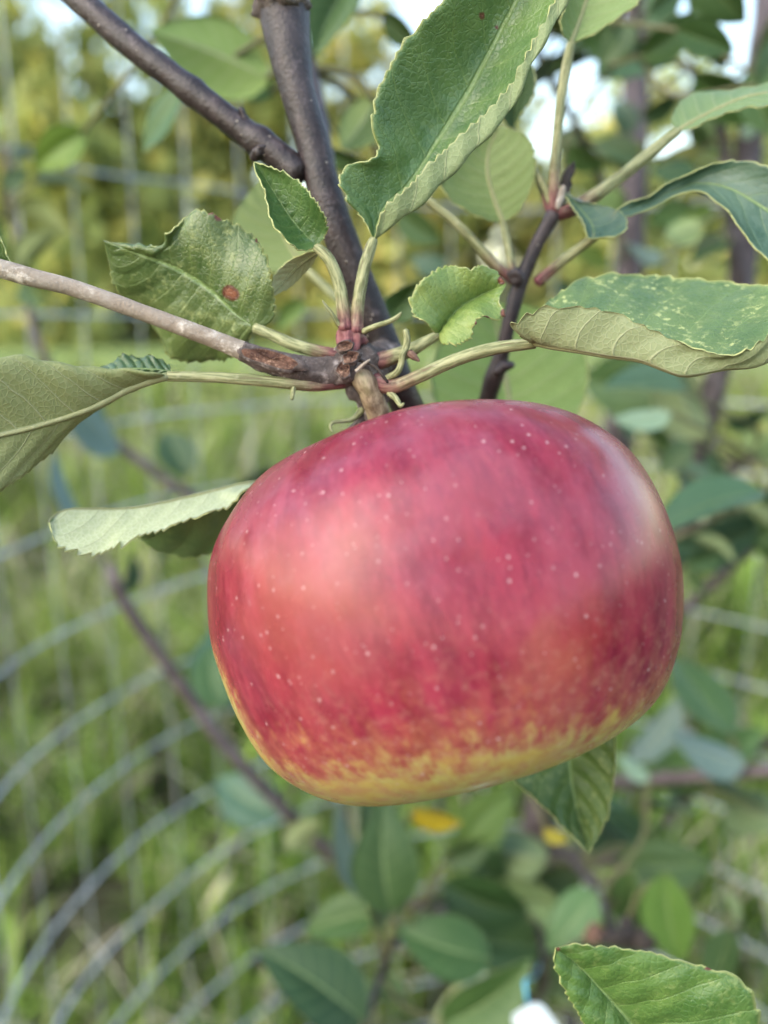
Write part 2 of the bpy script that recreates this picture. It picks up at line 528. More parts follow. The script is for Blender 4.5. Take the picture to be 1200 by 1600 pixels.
def build_grass():
    spec = [(0.95, 3.0, 26000, .0060, .34), (0.95, 3.2, 4200, .030, .20), (3.0, 7.0, 17000, .014, .46), (7.0, 14.0, 11000, .034, .55)]
    VV, CC = [], []
    for r0, r1, n, w, hh in spec:
        r = np.sqrt(rng.uniform(r0 ** 2, r1 ** 2, n)); a = rng.uniform(-.95, .95, n)
        x, y = r * np.sin(a), r * np.cos(a)
        hole = np.array([mnoise.noise(Vector((p * 6.0, q * 6.0, 7.7))) for p, q in zip(x, y)])
        keep = (hole + rng.uniform(-.18, .18, n) > -.06) | (r > 4.5)
        x, y, r = x[keep], y[keep], r[keep]; n = len(x)
        clump = np.array([mnoise.noise(Vector((p * 1.1, q * 1.1, 3.3))) for p, q in zip(x, y)])
        clump2 = np.array([mnoise.noise(Vector((p * .45, q * .45, 9.3))) for p, q in zip(x, y)])
        h = hh * (.55 + .6 * rng.random(n)) * (1 + .75 * clump)
        dry = rng.random(n) < (.10 + .22 * np.clip(clump2 + .1, 0, 1) + .10 * (r > 3))
        h[dry] *= 1.25
        th = rng.uniform(0, 2 * math.pi, n); bend = np.where(dry, rng.uniform(.3, 1.5, n), rng.uniform(.1, .9, n)) * h
        dx, dy = np.cos(th), np.sin(th)
        px, py = -dy, dx
        ww = w * rng.uniform(.6, 1.3, n) * np.where(dry, .7, 1.0)
        lv = []
        for f, wf in ((0, .8), (.4, 1.0), (.75, .7)):
            off = bend * f ** 2
            zz = h * f * (1 - .25 * f * bend / h)
            for sgn in (-1, 1):
                lv.append(np.stack([x + dx * off + sgn * px * ww * wf * .5, y + dy * off + sgn * py * ww * wf * .5, zz], 1))
        lv.append(np.stack([x + dx * bend, y + dy * bend, h * (1 - .25 * bend / h)], 1))
        VV.append(np.stack(lv, 1).reshape(-1, 3))
        g = np.array((.066, .128, .022)) + rng.random((n, 1)) ** 2 * np.array((.22, .26, .05))
        yl = np.array((.40, .43, .10))
        k = np.clip(.25 + clump2 + (r[:] - 2.5) * .10, 0, .8)[:, None] * rng.random((n, 1))
        g = g * (1 - k) + yl * k
        g[dry] = np.array((.40, .35, .24)) * (.5 + .9 * rng.random((dry.sum(), 1)))
        pat = np.array([mnoise.noise(Vector((p * 7.5, q * 7.5, 1.7))) + .6 * mnoise.noise(Vector((p * 17, q * 17, 5.1))) for p, q in zip(x, y)])
        g = g * np.clip(1.0 + 1.7 * pat, .25, 2.5)[:, None]
        CC.append(np.repeat(g, 7, axis=0))
    V = np.vstack(VV); cols = np.vstack(CC)
    nb = len(V) // 7
    b = np.arange(nb)[:, None] * 7
    q1 = b + np.array((0, 1, 3, 2)); q2 = b + np.array((2, 3, 5, 4)); t3 = b + np.array((4, 5, 6))
    me = bpy.data.meshes.new('tall_grass')
    nv = len(V)
    loops = np.concatenate([np.concatenate([q1, q2], 1).reshape(-1), t3.reshape(-1)]).astype(np.int32)
    ls = np.concatenate([np.arange(nb * 2) * 4, nb * 8 + np.arange(nb) * 3]).astype(np.int32)
    me.vertices.add(nv); me.vertices.foreach_set('co', V.astype(np.float32).ravel())
    me.loops.add(len(loops)); me.loops.foreach_set('vertex_index', loops)
    me.polygons.add(len(ls)); me.polygons.foreach_set('loop_start', ls)
    me.update(calc_edges=True); me.validate()
    set_tint(me, cols)
    me.materials.append(M_GRASS)
    o = bpy.data.objects.new('tall_grass', me); C.objects.link(o)
    tag(o, 'tall uncut meadow grass with dry straw stalks around the fence', 'grass', kind='stuff')
build_grass()

# ------------------------------------------------------------------ far trees
def crown_mesh(name, w, h, n, seed, size, sparse_top):
    r = np.random.default_rng(seed)
    lobes = [(r.normal(0, w * .34), r.normal(0, w * .34), h * r.uniform(.15, .95), w * r.uniform(.28, .5)) for _ in range(14)]
    lobes += [(w * .75 * math.sin(k * 1.3), r.normal(0, w * .3), h * .07, w * .42) for k in range(7)]
    V, F, cols = [], [], []
    for i in range(n):
        lx, ly, lz, lr = lobes[r.integers(len(lobes))]
        d = nrm(r.normal(size=3)); rad = lr * r.uniform(.45, 1.05) ** .5
        p = np.array((lx, ly, lz)) + d * rad * np.array((1, 1, .85))
        if p[2] < .1: p[2] = r.uniform(.1, h * .4)
        f = p[2] / h
        if r.random() < sparse_top * max(0, f - .55) * 2: continue
        a = nrm(r.normal(size=3)); b = nrm(np.cross(a, r.normal(size=3))); c = np.cross(a, b)
        s = size * r.uniform(.6, 1.4)
        k = len(V)
        V += [p - a * s, p + b * s * .55 + c * s * .12, p + a * s, p - b * s * .55 + c * s * .12]
        F += [(k, k + 1, k + 2, k + 3)]
        t = r.random()
        col = np.array((.16, .21, .075)) * (1 - t) + np.array((.56, .56, .21)) * t
        if r.random() < .14: col = np.array((.74, .62, .22))
        cols += [col * r.uniform(.7, 1.3)] * 4
    return np.array(V), F, np.array(cols)

far = [  # x, y, width, height, crown copy, tint, label
    (-27, 39, 5.8, 19.5, 0, (1.05, 1.05, .9), 'yellowing tree at the far edge of the meadow behind the left bright leaf'),
    (-19.5, 41, 5.8, 20.5, 1, (1.08, 1.05, .8), 'tall golden tree beyond the meadow above the left wires'),
    (-13.0, 38, 5.6, 19.5, 0, (1.0, 1.05, .9), 'golden green tree beyond the meadow under the slanting branch'),
    (-7.0, 42, 5.6, 18.0, 1, (1.0, 1.0, .85), 'leafy tree beyond the meadow behind the thick dark branch'),
    (-1.0, 40, 4.8, 14.5, 0, (1.1, 1.05, .85), 'tree beyond the meadow behind the large glossy leaf'),
    (5.0, 44, 5.4, 13.2, 1, (1.0, 1.0, 1.0), 'low tree beyond the meadow under the bright sky gap'),
    (11.5, 41, 5.4, 12.4, 0, (.95, 1.0, .9), 'round low tree beyond the meadow behind the tree trunk'),
    (18.5, 43, 5.6, 13.0, 1, (.9, 1.0, .9), 'green tree beyond the meadow at the right of the trunk'),
    (-35, 41, 5.6, 18.5, 1, (1.0, 1.0, .9), 'pale green tree beyond the meadow outside the left wires'),
    (-43, 39, 5.6, 17.5, 0, (1.0, 1.0, .9), 'outermost meadow tree at the far left end of the row'),
    (34, 43, 5.6, 14.0, 1, (1.0, 1.0, .9), 'outermost meadow tree at the far right end of the row'),
    (26, 42, 5.6, 13.5, 0, (1.0, 1.0, .8), 'far tree beyond the meadow behind the right grey limb'),
]
crown_cache = {}
def far_tree(x, y, w, h, kind, tint, label):
    e = empty('meadow_tree', (x, y, 0))
    tag(e, label, 'tree', 'trees along the far edge of the meadow')
    if kind not in crown_cache:
        V, F, cols = crown_mesh('crown', 5.0, 12.0, 7200, 30 + kind, .38, .95 if kind == 0 else .8)
        cr_o = mesh_obj('crown', V, F, M_FOL, e, smooth=False)
        set_tint(cr_o.data, cols)
        tv, tf, _ = tube_data([(0, 0, -.2), (.1, 0, 3), (-.1, .1, 7), (.1, 0, 10.5)], [.32, .24, .14, .04], 20, 9, .15, 3, 1.5)
        tr_o = mesh_obj('trunk', tv, tf, M_TRUNK, e)
        crown_cache[kind] = (cr_o.data, tr_o.data)
    else:
        cm, tm = crown_cache[kind]
        cr_o = bpy.data.objects.new('crown', cm); tr_o = bpy.data.objects.new('trunk', tm)
        for o in (cr_o, tr_o):
            C.objects.link(o); o.parent = e
    cr_o.color = tuple(tint) + (1,)
    e.scale = (w / 5.0, w / 5.0, h / 12.0)
    e.rotation_euler.z = x * 1.7
for f in far: far_tree(*f)

# ------------------------------------------------------------------ wire cage
def build_cage():
    cx, cy, R = .165, .55, .465
    e = empty('wire_cage', (cx, cy, 0))
    tag(e, 'round cage of grey galvanised wire mesh standing in the grass around the tree', 'fence')
    def pt(a, z):
        lean = 1 + .012 * math.sin(3 * a) + .02 * mnoise.noise(Vector((a * 1.5, z * 1.5, 4)))
        return np.array((R * lean * math.sin(a), R * lean * math.cos(a), z))
    A0, A1 = math.radians(-125), math.radians(112)
    zs = [1.62, 1.5, 1.375, 1.25, 1.15, 1.065, .97, .878, .798, .705, .612, .52, .43, .34, .255, .175, .10, .03]
    for k, z in enumerate(zs):
        pts = [pt(a, z + .003 * mnoise.noise(Vector((a * 4, k * 3.1, 0)))) for a in np.linspace(A0, A1, 46)]
        V, F, _ = tube_data(pts, [.00145] * len(pts), 90, 6)
        mesh_obj('horizontal_wire', V, F, M_WIRE, e)
    na = 30
    for i in range(na):
        a = A0 + (A1 - A0) * i / (na - 1)
        pts = [pt(a + .012 * mnoise.noise(Vector((i * 2.3, z * 3, 8))), z) for z in np.linspace(-.05, 1.66, 14)]
        V, F, _ = tube_data(pts, [.00075] * len(pts), 30, 6)
        mesh_obj('vertical_wire', V, F, M_WIRE, e)
build_cage()

# ------------------------------------------------------------------ the apple tree
TB = P(835, 1345, .66); TB = np.array((TB[0] - .01, TB[1] + .02, 0.0))     # trunk base
tree = empty('apple_tree', TB)
tag(tree, 'young apple tree with dark bark and serrated green leaves bearing the red apple', 'tree')

LIMB_PTS = []            # sample points of all wood, for attaching leaf stalks
def limb(name, pts, rad_mm, mat, n=None, sides=12, bump=.06, seed=0, label=None, knots=(), world=False, bscale=220, ends=True):
    w = np.asarray(pts, float) if world else PL(pts)
    V, F, c = tube_data(w, [r / 1000 for r in rad_mm], n, sides, bump, seed, bscale, knots, ends)
    base = w[0]
    o = mesh_obj(name, V - base, F, mat, tree, base - TB)
    if label: o['label'] = label
    LIMB_PTS.append(c)
    return o, c

trunk_w = [TB + (0, 0, -.05), TB + (0, 0, .25), P(835, 1345, .66), P(880, 1160, .61), P(935, 900, .575), P(972, 620, .56), P(984, 400, .565), P(993, 120, .58), P(990, -90, .60)]
limb('trunk', trunk_w, [17, 15, 14, 12.5, 11.5, 10.5, 10, 9.5, 8.5], M_TRUNK, 80, 14, .07, 1, 'upright slender grey brown trunk', (), True, 60)
limb('branch', [(890, 1130, .60), (835, 1010, .44), (735, 850, .25), (650, 668, .170), (596, 530, .161), (520, 340, .157), (488, 220, .156), (462, 130, .155), (444, 20, .155), (436, -90, .156), (425, -260, .162), (440, -520, .18)],
     [8, 7, 5, 3.6, 3.4, 3.35, 3.3, 3.6, 5.0, 5.4, 4.6, 3.6], M_BARK, 150, 20, .06, 2, 'thick dark purple brown branch rising behind the fruit spur', ((.62, .008, .10),))
limb('branch', [(470, 276, .157), (420, 232, .157), (380, 205, .1575), (290, 135, .158), (195, 62, .159), (128, 2, .16), (50, -70, .163), (-90, -190, .17), (-260, -330, .185)],
     [3.3, 2.9, 2.7, 2.6, 2.6, 2.7, 2.7, 2.5, 2.0], M_BARK, 120, 18, .06, 5, 'straight slanting dark branch running up from the fork', ((.07, .009, .16), (.18, .014, .12), (.47, .014, .10)))
limb('twig', [(735, 840, .25), (742, 720, .20), (760, 628, .178), (782, 560, .172), (796, 500, .169), (812, 445, .168), (838, 385, .167), (866, 334, .166)],
     [2.6, 2.2, 1.9, 1.65, 1.6, 1.7, 1.5, 1.6], M_TWIGD, 70, 14, .10, 7, 'thin dark twig with a bud at its end', ((.70, .03, .25),))
limb('branch', [(905, 1040, .59), (1000, 930, .53), (1066, 850, .50), (1082, 740, .48), (1120, 590, .46), (1158, 440, .45), (1172, 200, .45), (1195, 40, .45), (1200, -70, .46)],
     [9, 8.5, 8, 7.5, 7, 7.5, 7.5, 7, 6], M_TRUNK, 70, 12, .08, 9, 'grey brown limb at the right of the trunk', (), False, 70)
limb('branch', [(872, 1185, .62), (930, 1222, .55), (1000, 1220, .50), (1090, 1212, .48), (1200, 1204, .46), (1300, 1198, .45)],
     [5, 4.4, 4.0, 3.8, 3.6, 3.4], M_LIMB, 40, 10, .08, 11, 'pinkish level branch below the apple', (), False, 90)
limb('twig', [(850, 1320, .66), (960, 1345, .60), (1020, 1310, .56), (1075, 1245, .54), (1200, 1160, .50), (1290, 1105, .48)],
     [4.5, 4, 3.4, 3, 2.6, 2.4], M_TRUNK, 40, 9, .08, 12, None, (), False, 90)
limb('twig', [(836, 1352, .65), (862, 1338, .56), (900, 1352, .47), (930, 1390, .42), (952, 1440, .39), (966, 1478, .375)],
     [4, 3.4, 3, 2.7, 2.5, 2.2], M_TRUNK, 40, 10, .10, 13, 'curved brown twig ending in a dried cluster', (), False, 120)
limb('branch', [(835, 1420, .70), (720, 1430, .66), (610, 1395, .60), (530, 1345, .55), (430, 1250, .50), (340, 1150, .47), (262, 1040, .45), (197, 945, .43), (172, 885, .42)],
     [6, 5.5, 5, 4.6, 4.2, 3.9, 3.6, 3.4, 2.5], M_LIMB, 60, 10, .08, 14, 'brown stick-like branch reaching up to the left below the apple', (), False, 90)
limb('twig', [(880, 1150, .61), (700, 1000, .60), (420, 850, .58), (270, 757, .55), (135, 652, .53), (70, 560, .52), (38, 450, .51), (20, 330, .50), (8, 230, .50)],
     [5, 4.5, 4, 3.6, 3.3, 2.8, 2.4, 2, 1.5], M_LIMB, 70, 9, .08, 15, None, (), False, 90)
limb('twig', [(842, 1370, .67), (770, 1400, .55), (690, 1405, .46), (655, 1432, .41), (612, 1478, .37), (590, 1540, .35), (560, 1640, .33)],
     [4.0, 3.2, 2.6, 2.2, 1.9, 1.7, 1.5], M_TWIGD, 50, 9, .10, 16, None, (), False, 120)
limb('twig', [(835, 1500, .74), (790, 1540, .56), (836, 1560, .42), (850, 1500, .40), (838, 1440, .41)],
     [4.0, 3.0, 2.2, 1.8, 1.5], M_TWIGD, 40, 9, .10, 17, None, (), False, 120)
limb('twig', [(1160, 470, .45), (1138, 330, .43), (1130, 220, .42), (1098, 130, .40), (1040, 85, .38), (990, 60, .36)],
     [4, 3.2, 2.8, 2.2, 1.8, 1.5], M_TRUNK, 40, 9, .08, 18, None, (), False, 90)
limb('twig', [(1068, 850, .50), (1090, 770, .47), (1150, 730, .45), (1210, 695, .44), (1290, 655, .43)],
     [3.4, 3, 2.6, 2.4, 2], M_TRUNK, 36, 9, .08, 19, None, (), False, 90)
limb('twig', [(960, 1000, .55), (1060, 955, .47), (1110, 915, .45), (1165, 865, .43), (1230, 815, .42), (1300, 770, .41)],
     [4, 3.2, 3, 2.8, 2.4, 2], M_TRUNK, 36, 9, .08, 20, None, (), False, 90)
limb('twig', [(985, 420, .565), (930, 260, .50), (860, 120, .42), (800, 20, .37), (760, -60, .33)],
     [4, 3, 2.4, 2, 1.6], M_TRUNK, 40, 9, .08, 21, None, (), False, 90)
limb('twig', [(520, 340, .160), (500, 180, .22), (470, 60, .26), (400, -30, .28), (300, -90, .29)],
     [2, 2, 1.8, 1.6, 1.4], M_TWIGD, 40, 9, .08, 22, None, (), False, 120)

limb('twig', [(850, 1480, .72), (960, 1750, .50), (1090, 1980, .28), (1180, 1975, .145), (1230, 1930, .12)],
     [4.5, 3.2, 2.2, 1.5, 1.0], M_TWIGD, 40, 9, .08, 24, None, (), False, 120)
# fruit spur: short knobbly wood that carries the apple, the leaf rosette and the shoot
limb('fruit_spur', [(606, 548, .1615), (588, 566, .152), (566, 572, .1445), (545, 574, .1425), (528, 582, .142), (505, 580, .142)],
     [3.0, 3.0, 3.6, 3.3, 2.9, 2.5], M_SPUR, 60, 22, .28, 31, 'knobbly grey fruit spur with old bud scars', (), False, 520)
limb('shoot', [(540, 580, .1425), (505, 581, .1415), (462, 576, .1405), (410, 562, .139), (372, 545, .138), (300, 517, .1365), (200, 480, .135), (110, 449, .1335), (30, 428, .132), (-80, 396, .130)],
     [2.5, 2.45, 2.35, 2.05, 1.65, 1.5, 1.42, 1.4, 1.55, 1.4], M_SHOOT, 120, 18, .05, 33, 'pale downy young shoot running out to the left')
limb('shoot_base', [(548, 578, .1424), (505, 581, .1413), (462, 576.5, .1403), (418, 564, .1390), (378, 548, .1380)],
     [2.75, 2.62, 2.52, 2.25, 1.75], M_SPUR, 60, 20, .10, 34, 'dark grey older wood at the foot of the shoot', (), False, 420)

def blob(name, c, axes, mat, seed, amp=.2, parent=tree, label=None, sc=500, nu=18, nv=12):
    """lumpy closed ellipsoid; axes = three 3D half-axis vectors"""
    A = np.array(axes)
    V = []
    for i in range(nv + 1):
        ph = math.pi * i / nv
        for j in range(nu):
            th = 2 * math.pi * j / nu
            d = np.array((math.sin(ph) * math.cos(th), math.sin(ph) * math.sin(th), math.cos(ph)))
            k = 1 + amp * mnoise.noise(Vector((d @ A) * sc + seed)) * 1.6
            V.append((d @ A) * k)
    F = [(i * nu + j, i * nu + (j + 1) % nu, (i + 1) * nu + (j + 1) % nu, (i + 1) * nu + j) for i in range(nv) for j in range(nu)]
    o = mesh_obj(name, V, F, mat, parent, np.asarray(c) - TB)
    if label: o['label'] = label
    q = np.array([(math.cos(2 * math.pi * j / nu) * 1.6, math.sin(2 * math.pi * j / nu) * 1.6, i / nv * .4) for i in range(nv + 1) for j in range(nu)], np.float32)
    at = o.data.attributes.new('lengthwise', 'FLOAT_VECTOR', 'POINT'); at.data.foreach_set('vector', q.ravel())
    return o
BK = -FWD
def vec(px_x, px_y, back, d=.142):
    return RGT * (px_x / FPX * d) + UPV * (px_y / FPX * d) + BK * (back / FPX * d)
# old scars: a raised ring with a sunken brown middle
def scar(px, py, d, rx, ry, ang, back=8):
    ca, sa = math.cos(ang), math.sin(ang)
    ax = [vec(rx * ca, rx * sa, 0), vec(-ry * sa, ry * ca, 0)]
    c = P(px, py, d)
    V, F = [], []
    n = 20
    prof = [(1.25, -7), (1.12, 0), (.98, 2.2), (.84, 1.2), (.66, .2), (.48, .8), (.3, -.6), (.05, .6)]
    for k, (rr, bb) in enumerate(prof):
        for j in range(n):
            th = 2 * math.pi * j / n
            w = 1 + .30 * mnoise.noise(Vector((math.cos(th) * 1.8, math.sin(th) * 1.8, px * .7 + k * .3)))
            V.append((ax[0] * math.cos(th) + ax[1] * math.sin(th)) * rr * w + vec(0, 0, bb * back / 8 + 4.6 * mnoise.noise(Vector((math.cos(th) * 2.6, math.sin(th) * 2.6 + k * 1.1, px)))))
    for k in range(len(prof) - 1):
        for j in range(n):
            F.append((k * n + j, k * n + (j + 1) % n, (k + 1) * n + (j + 1) % n, (k + 1) * n + j))
    F.append(tuple((len(prof) - 1) * n + j for j in range(n)))
    mi = [0] * (2 * n) + [1] * (len(F) - 2 * n)
    return mesh_obj('bud_scar', V, F, [M_SPUR, M_SCAR], tree, c - TB, midx=mi)
scar(538, 541, .1385, 13, 8, .25)
scar(548, 558, .1378, 13, 9, .5)
scar(537, 578, .1382, 11, 12, .2)
o = scar(424, 561, .1362, 44, 12, -.28, 5)
o['label'] = 'long torn brown wound in the bark of the shoot'
# reddish collar under the two upright leaf stalks
blob('bud_collar', P(549, 528, .1425), [vec(21, 2, 0), vec(0, 0, 19), vec(-3, 33, 0)], M_PET, 3, .30, sc=900, nu=30, nv=20, label='reddish swollen collar beneath the leaf stalks')
blob('spur_wood', P(583, 612, .1455), [vec(24, -6, 0), vec(6, 50, 0), vec(0, 0, 16)], M_SPUR, 9, .30)
blob('spur_wood', P(556, 606, .144), [vec(20, -16, 0), vec(6, 20, 0), vec(0, 0, 12)], M_SPUR, 19, .32)
# terminal bud of the thin twig
blob('bud', P(880, 300, .1655), [vec(9, -3, 0, .166), vec(10, 36, 0, .166), vec(0, 0, 9, .166)], M_DEAD, 23, .30, label='dark downy terminal bud of the twig')
blob('bud', P(892, 268, .1655), [vec(5, -2, 0, .166), vec(4, 14, 0, .166), vec(0, 0, 5, .166)], M_DEAD, 27, .35)
blob('bud', P(876, 308, .162), [vec(6, -1, 0, .166), vec(4, 17, 0, .166), vec(0, 0, 4, .166)], M_SHOOT, 25, .2)
# branch details: small stub and bark ridge
blob('knot', P(384, 186, .1565), [vec(9, -8, 0, .156), vec(-4, 15, 0, .156), vec(0, 0, 9, .156)], M_BARK, 41, .45, sc=900)
blob('knot', P(409, 236, .1560), [vec(7, -9, 0, .156), vec(17, 12, 0, .156), vec(0, 0, 15, .156)], M_BARK, 43, .3, sc=900)
blob('knot', P(440, 8, .154), [vec(44, -3, 0, .155), vec(4, 26, 0, .155), vec(0, 0, 42, .155)], M_SPUR, 45, .22, sc=700, nu=30, nv=20, label='rough grey scar around the branch')
blob('knot', P(806, 432, .1655), [vec(13, 0, 0, .166), vec(2, 14, 0, .166), vec(0, 0, 12, .166)], M_TWIGD, 47, .3)
blob('knot', P(788, 574, .170), [vec(15, 3, 0, .17), vec(2, 11, 0, .17), vec(0, 0, 10, .17)], M_TWIGD, 48, .3)

# ------------------------------------------------------------------ leaves
def leaf_mesh(curves, name, teeth=24, tooth=.0006, nu=110, nseg=14, puff=0.0, smooth=False, show=None, wave=(0, 0, 0),
              brown=(), thick=.00024, mid=None, vs_=None, quilt=.00034, sweep=.20):
    """curves: list of (m,3) world points (one edge ... midrib ... other edge), every one running base -> tip"""
    K = len(curves)
    mid = K // 2 if mid is None else mid
    Cv = [cr(c, nu) for c in curves]
    vv = vs_ or [(k - mid) / (mid if k < mid else (K - 1 - mid)) if k != mid else 0.0 for k in range(K)]
    rows, vcoord = [], []
    A = np.stack(Cv, 1)                                   # nu, K, 3
    for k in range(K - 1):
        for s in range(nseg + (1 if k == K - 2 else 0)):
            t = s / nseg
            if smooth:
                p0 = A[:, max(k - 1, 0)] if k > 0 else 2 * A[:, 0] - A[:, 1]
                p3 = A[:, k + 2] if k + 2 < K else 2 * A[:, K - 1] - A[:, K - 2]
                p1, p2 = A[:, k], A[:, k + 1]
                q = .5 * (2 * p1 + (p2 - p0) * t + (2 * p0 - 5 * p1 + 4 * p2 - p3) * t * t + (-p0 + 3 * p1 - 3 * p2 + p3) * t ** 3)
            else:
                q = A[:, k] * (1 - t) + A[:, k + 1] * t
            rows.append(q); vcoord.append(vv[k] * (1 - t) + vv[k + 1] * t)
    S = np.stack(rows, 1)                                 # nu, nv, 3
    nv = S.shape[1]
    vc = np.array(vcoord); uu = np.linspace(0, 1, nu)
    def normals(S):
        n = np.cross(np.gradient(S, axis=0), np.gradient(S, axis=1))
        n[0] = n[2]; n[1] = n[2]; n[-1] = n[-3]; n[-2] = n[-3]
        return nrm(n)
    Nn = normals(S)
    wloc = np.linalg.norm(np.diff(S, axis=1), axis=2).sum(1)  # local width
    sgn = np.sign(vc)
    if puff and not smooth:
        prof = np.sin(np.pi * np.abs(vc))
        S = S + Nn * (puff * prof[None, :, None] * wloc[:, None, None])
    if wave[0]:
        edge = np.abs(vc) ** 2
        env = np.sin(np.pi * uu) ** .5
        ph = np.where(sgn > 0, wave[2], wave[2] + 1.7)
        S = S + Nn * (wave[0] * edge[None, :, None] * env[:, None, None] * np.sin(2 * np.pi * wave[1] * uu[:, None, None] + ph[None, :, None]))
    if quilt:
        s_ = uu[:, None] - .20 * np.abs(vc)[None, :] ** 1.25
        fr = np.mod(s_ * 8.5 + .45 * (vc[None, :] > 0), 1.0)
        S = S + Nn * (quilt * (np.abs(fr - .5) * 2 - .5) * np.minimum(1, np.abs(vc) * 4)[None, :] * np.minimum(1, wloc / .01)[:, None])[:, :, None]
    # serrated margin: saw teeth that lean towards the tip
    if tooth:
        for e_i, inn in ((0, 3), (nv - 1, nv - 4)):
            out = nrm(S[:, e_i] - S[:, inn])
            tg = nrm(np.gradient(S[:, e_i], axis=0))
            wob = np.array([mnoise.noise(Vector((q * teeth * .45, e_i * .37 + teeth, A[0, 0, 0] * 300))) for q in uu])
            f = np.mod(uu * teeth + .6 * np.sin(uu * 9 + e_i) + 1.1 * wob, 1.0)
            saw = np.where(f < .72, f / .72, (1 - f) / .28)
            amp = tooth * np.clip(.95 + 1.1 * np.roll(wob, 7), .25, 1.7) * np.minimum(1, uu * 10) * np.minimum(1, (1 - uu) * 12)
            S[:, e_i] += out * (amp * (saw - .35))[:, None] + tg * (amp * .5 * saw)[:, None]
            j = 1 if e_i == 0 else nv - 2
            S[:, j] += out * (.45 * amp * (saw - .35))[:, None]
    Nn = normals(S)
    flip = False
    if show:                                               # make the named side of the given v look at the camera
        j = int(np.argmin(np.abs(vc - show[0])))
        rowsel = slice(nu // 4, 3 * nu // 4) if len(show) < 3 else slice(int(nu * show[2]) - 3, int(nu * show[2]) + 3)
        look = nrm(CAM - S[rowsel, j])
        facing = (Nn[rowsel, j] * look).sum() > 0
        flip = facing != (show[1] == 'top')
    topN = -Nn if flip else Nn
    top = S + topN * thick * .5
    bot = S - topN * thick * .5
    V = np.vstack([top.reshape(-1, 3), bot.reshape(-1, 3)])
    off = nu * nv
    F, mi = [], []
    for i in range(nu - 1):
        for j in range(nv - 1):
            a, b, c, d = i * nv + j, (i + 1) * nv + j, (i + 1) * nv + j + 1, i * nv + j + 1
            q = (a, b, c, d)                               # normal along +cross(du, dv)
            if flip: q = q[::-1]
            F.append(q); mi.append(0)
            F.append(tuple(off + k for k in q[::-1])); mi.append(1)
    rim = [i * nv for i in range(nu)] + [(nu - 1) * nv + j for j in range(1, nv)] + [i * nv + nv - 1 for i in range(nu - 2, -1, -1)] + [j for j in range(nv - 2, 0, -1)]
    for k in range(len(rim)):
        a, b = rim[k], rim[(k + 1) % len(rim)]
        F.append((a, b, off + b, off + a)); mi.append(2)
    base = Cv[mid][0].copy()
    me = bpy.data.meshes.new(name)
    me.from_pydata((V - base).tolist(), [], F)
    for m in LEAFM: me.materials.append(m)
    me.polygons.foreach_set('use_smooth', [True] * len(F))
    me.polygons.foreach_set('material_index', mi)
    uvg = np.stack(np.meshgrid(uu, vc, indexing='ij'), -1).reshape(-1, 2)
    uvg[:, 0] -= (sweep - .20) * np.abs(uvg[:, 1]) ** 1.25
    uvg = np.vstack([uvg, uvg]).astype(np.float32)
    lay = me.uv_layers.new(name='UVMap')
    vi = np.empty(len(me.loops), np.int32); me.loops.foreach_get('vertex_index', vi)
    lay.data.foreach_set('uv', uvg[vi].ravel())
    bv = np.zeros(len(V), np.float32)
    if brown:
        q = V - CAM; dd = q @ FWD
        X, Y = 600 + (q @ RGT) / dd * FPX, 800 - (q @ UPV) / dd * FPX
        for bx, by, br in brown:
            bv = np.maximum(bv, np.clip(1.25 - np.hypot(X - bx, Y - by) / br, 0, 1))
    at = me.attributes.new('brown', 'FLOAT', 'POINT'); at.data.foreach_set('value', bv.astype(np.float32))
    me.update()
    return me, base

def stalk(pts_w, rad_mm, parent, base, name='petiole', mat=None, n=26, sides=10, red=True):
    """a leaf stalk running from the wood to the blade; reddish at its foot"""
    V, F, c = tube_data(pts_w, [r / 1000 for r in rad_mm], n, sides, .06, 5, 500)
    o = mesh_obj(name, V - base, F, mat or M_PET, parent)
    f = np.repeat(np.linspace(0 if red else .5, 1, n), sides); f = np.r_[f, 0 if red else .5, 1]
    at = o.data.attributes.new('along', 'FLOAT', 'POINT'); at.data.foreach_set('value', f.astype(np.float32))
    lengthwise(o, n, sides, .5)
    return o

def lengthwise(o, n, sides, per):
    th = 2 * math.pi * np.arange(sides) / sides
    q = np.stack([np.tile(np.cos(th), n), np.tile(np.sin(th), n), np.repeat(np.arange(n), sides) * per / 6], 1)
    q = np.vstack([q, q[:1], q[-1:]]) + random.uniform(0, 20)
    at = o.data.attributes.new('lengthwise', 'FLOAT_VECTOR', 'POINT'); at.data.foreach_set('vector', q.astype(np.float32).ravel())

def leaf(curves, show, pet=None, pet_r=None, tint=(1, 1, 1), speck=0.0, label=None, midrib=True, **kw):
    W = [PL(c) for c in curves]
    me, base = leaf_mesh(W, 'leaf', show=show, **kw)
    o = bpy.data.objects.new('leaf', me); C.objects.link(o)
    o.parent = tree; o.location = base - TB
    o.color = tuple(tint) + (1.0 - speck,)
    if label: o['label'] = label
    if pet:
        pr = pet_r or [1.1] * len(pet)
        stalk(PL(pet), pr, o, base)
    if midrib:
        k = kw.get('mid') if kw.get('mid') is not None else len(W) // 2
        c = cr(W[k], 26)
        r0 = .62 if midrib is True else midrib
        # the midrib stands out beneath the blade
        S = nrm(CAM - c)
        sgn = 1 if show[1] == 'under' else -1
        V, F, _ = tube_data(c + S * ((.00015 if sgn > 0 else r0 * .00105) * sgn), list(np.linspace(r0, .12, 26) / 1000), 40, 8)
        mo = mesh_obj('midrib', V - base, F, M_PET, o)
        f = np.r_[np.repeat(np.linspace(.6, 1, 40), 8), .6, 1]
        at = mo.data.attributes.new('along', 'FLOAT', 'POINT'); at.data.foreach_set('value', f.astype(np.float32))
    return o

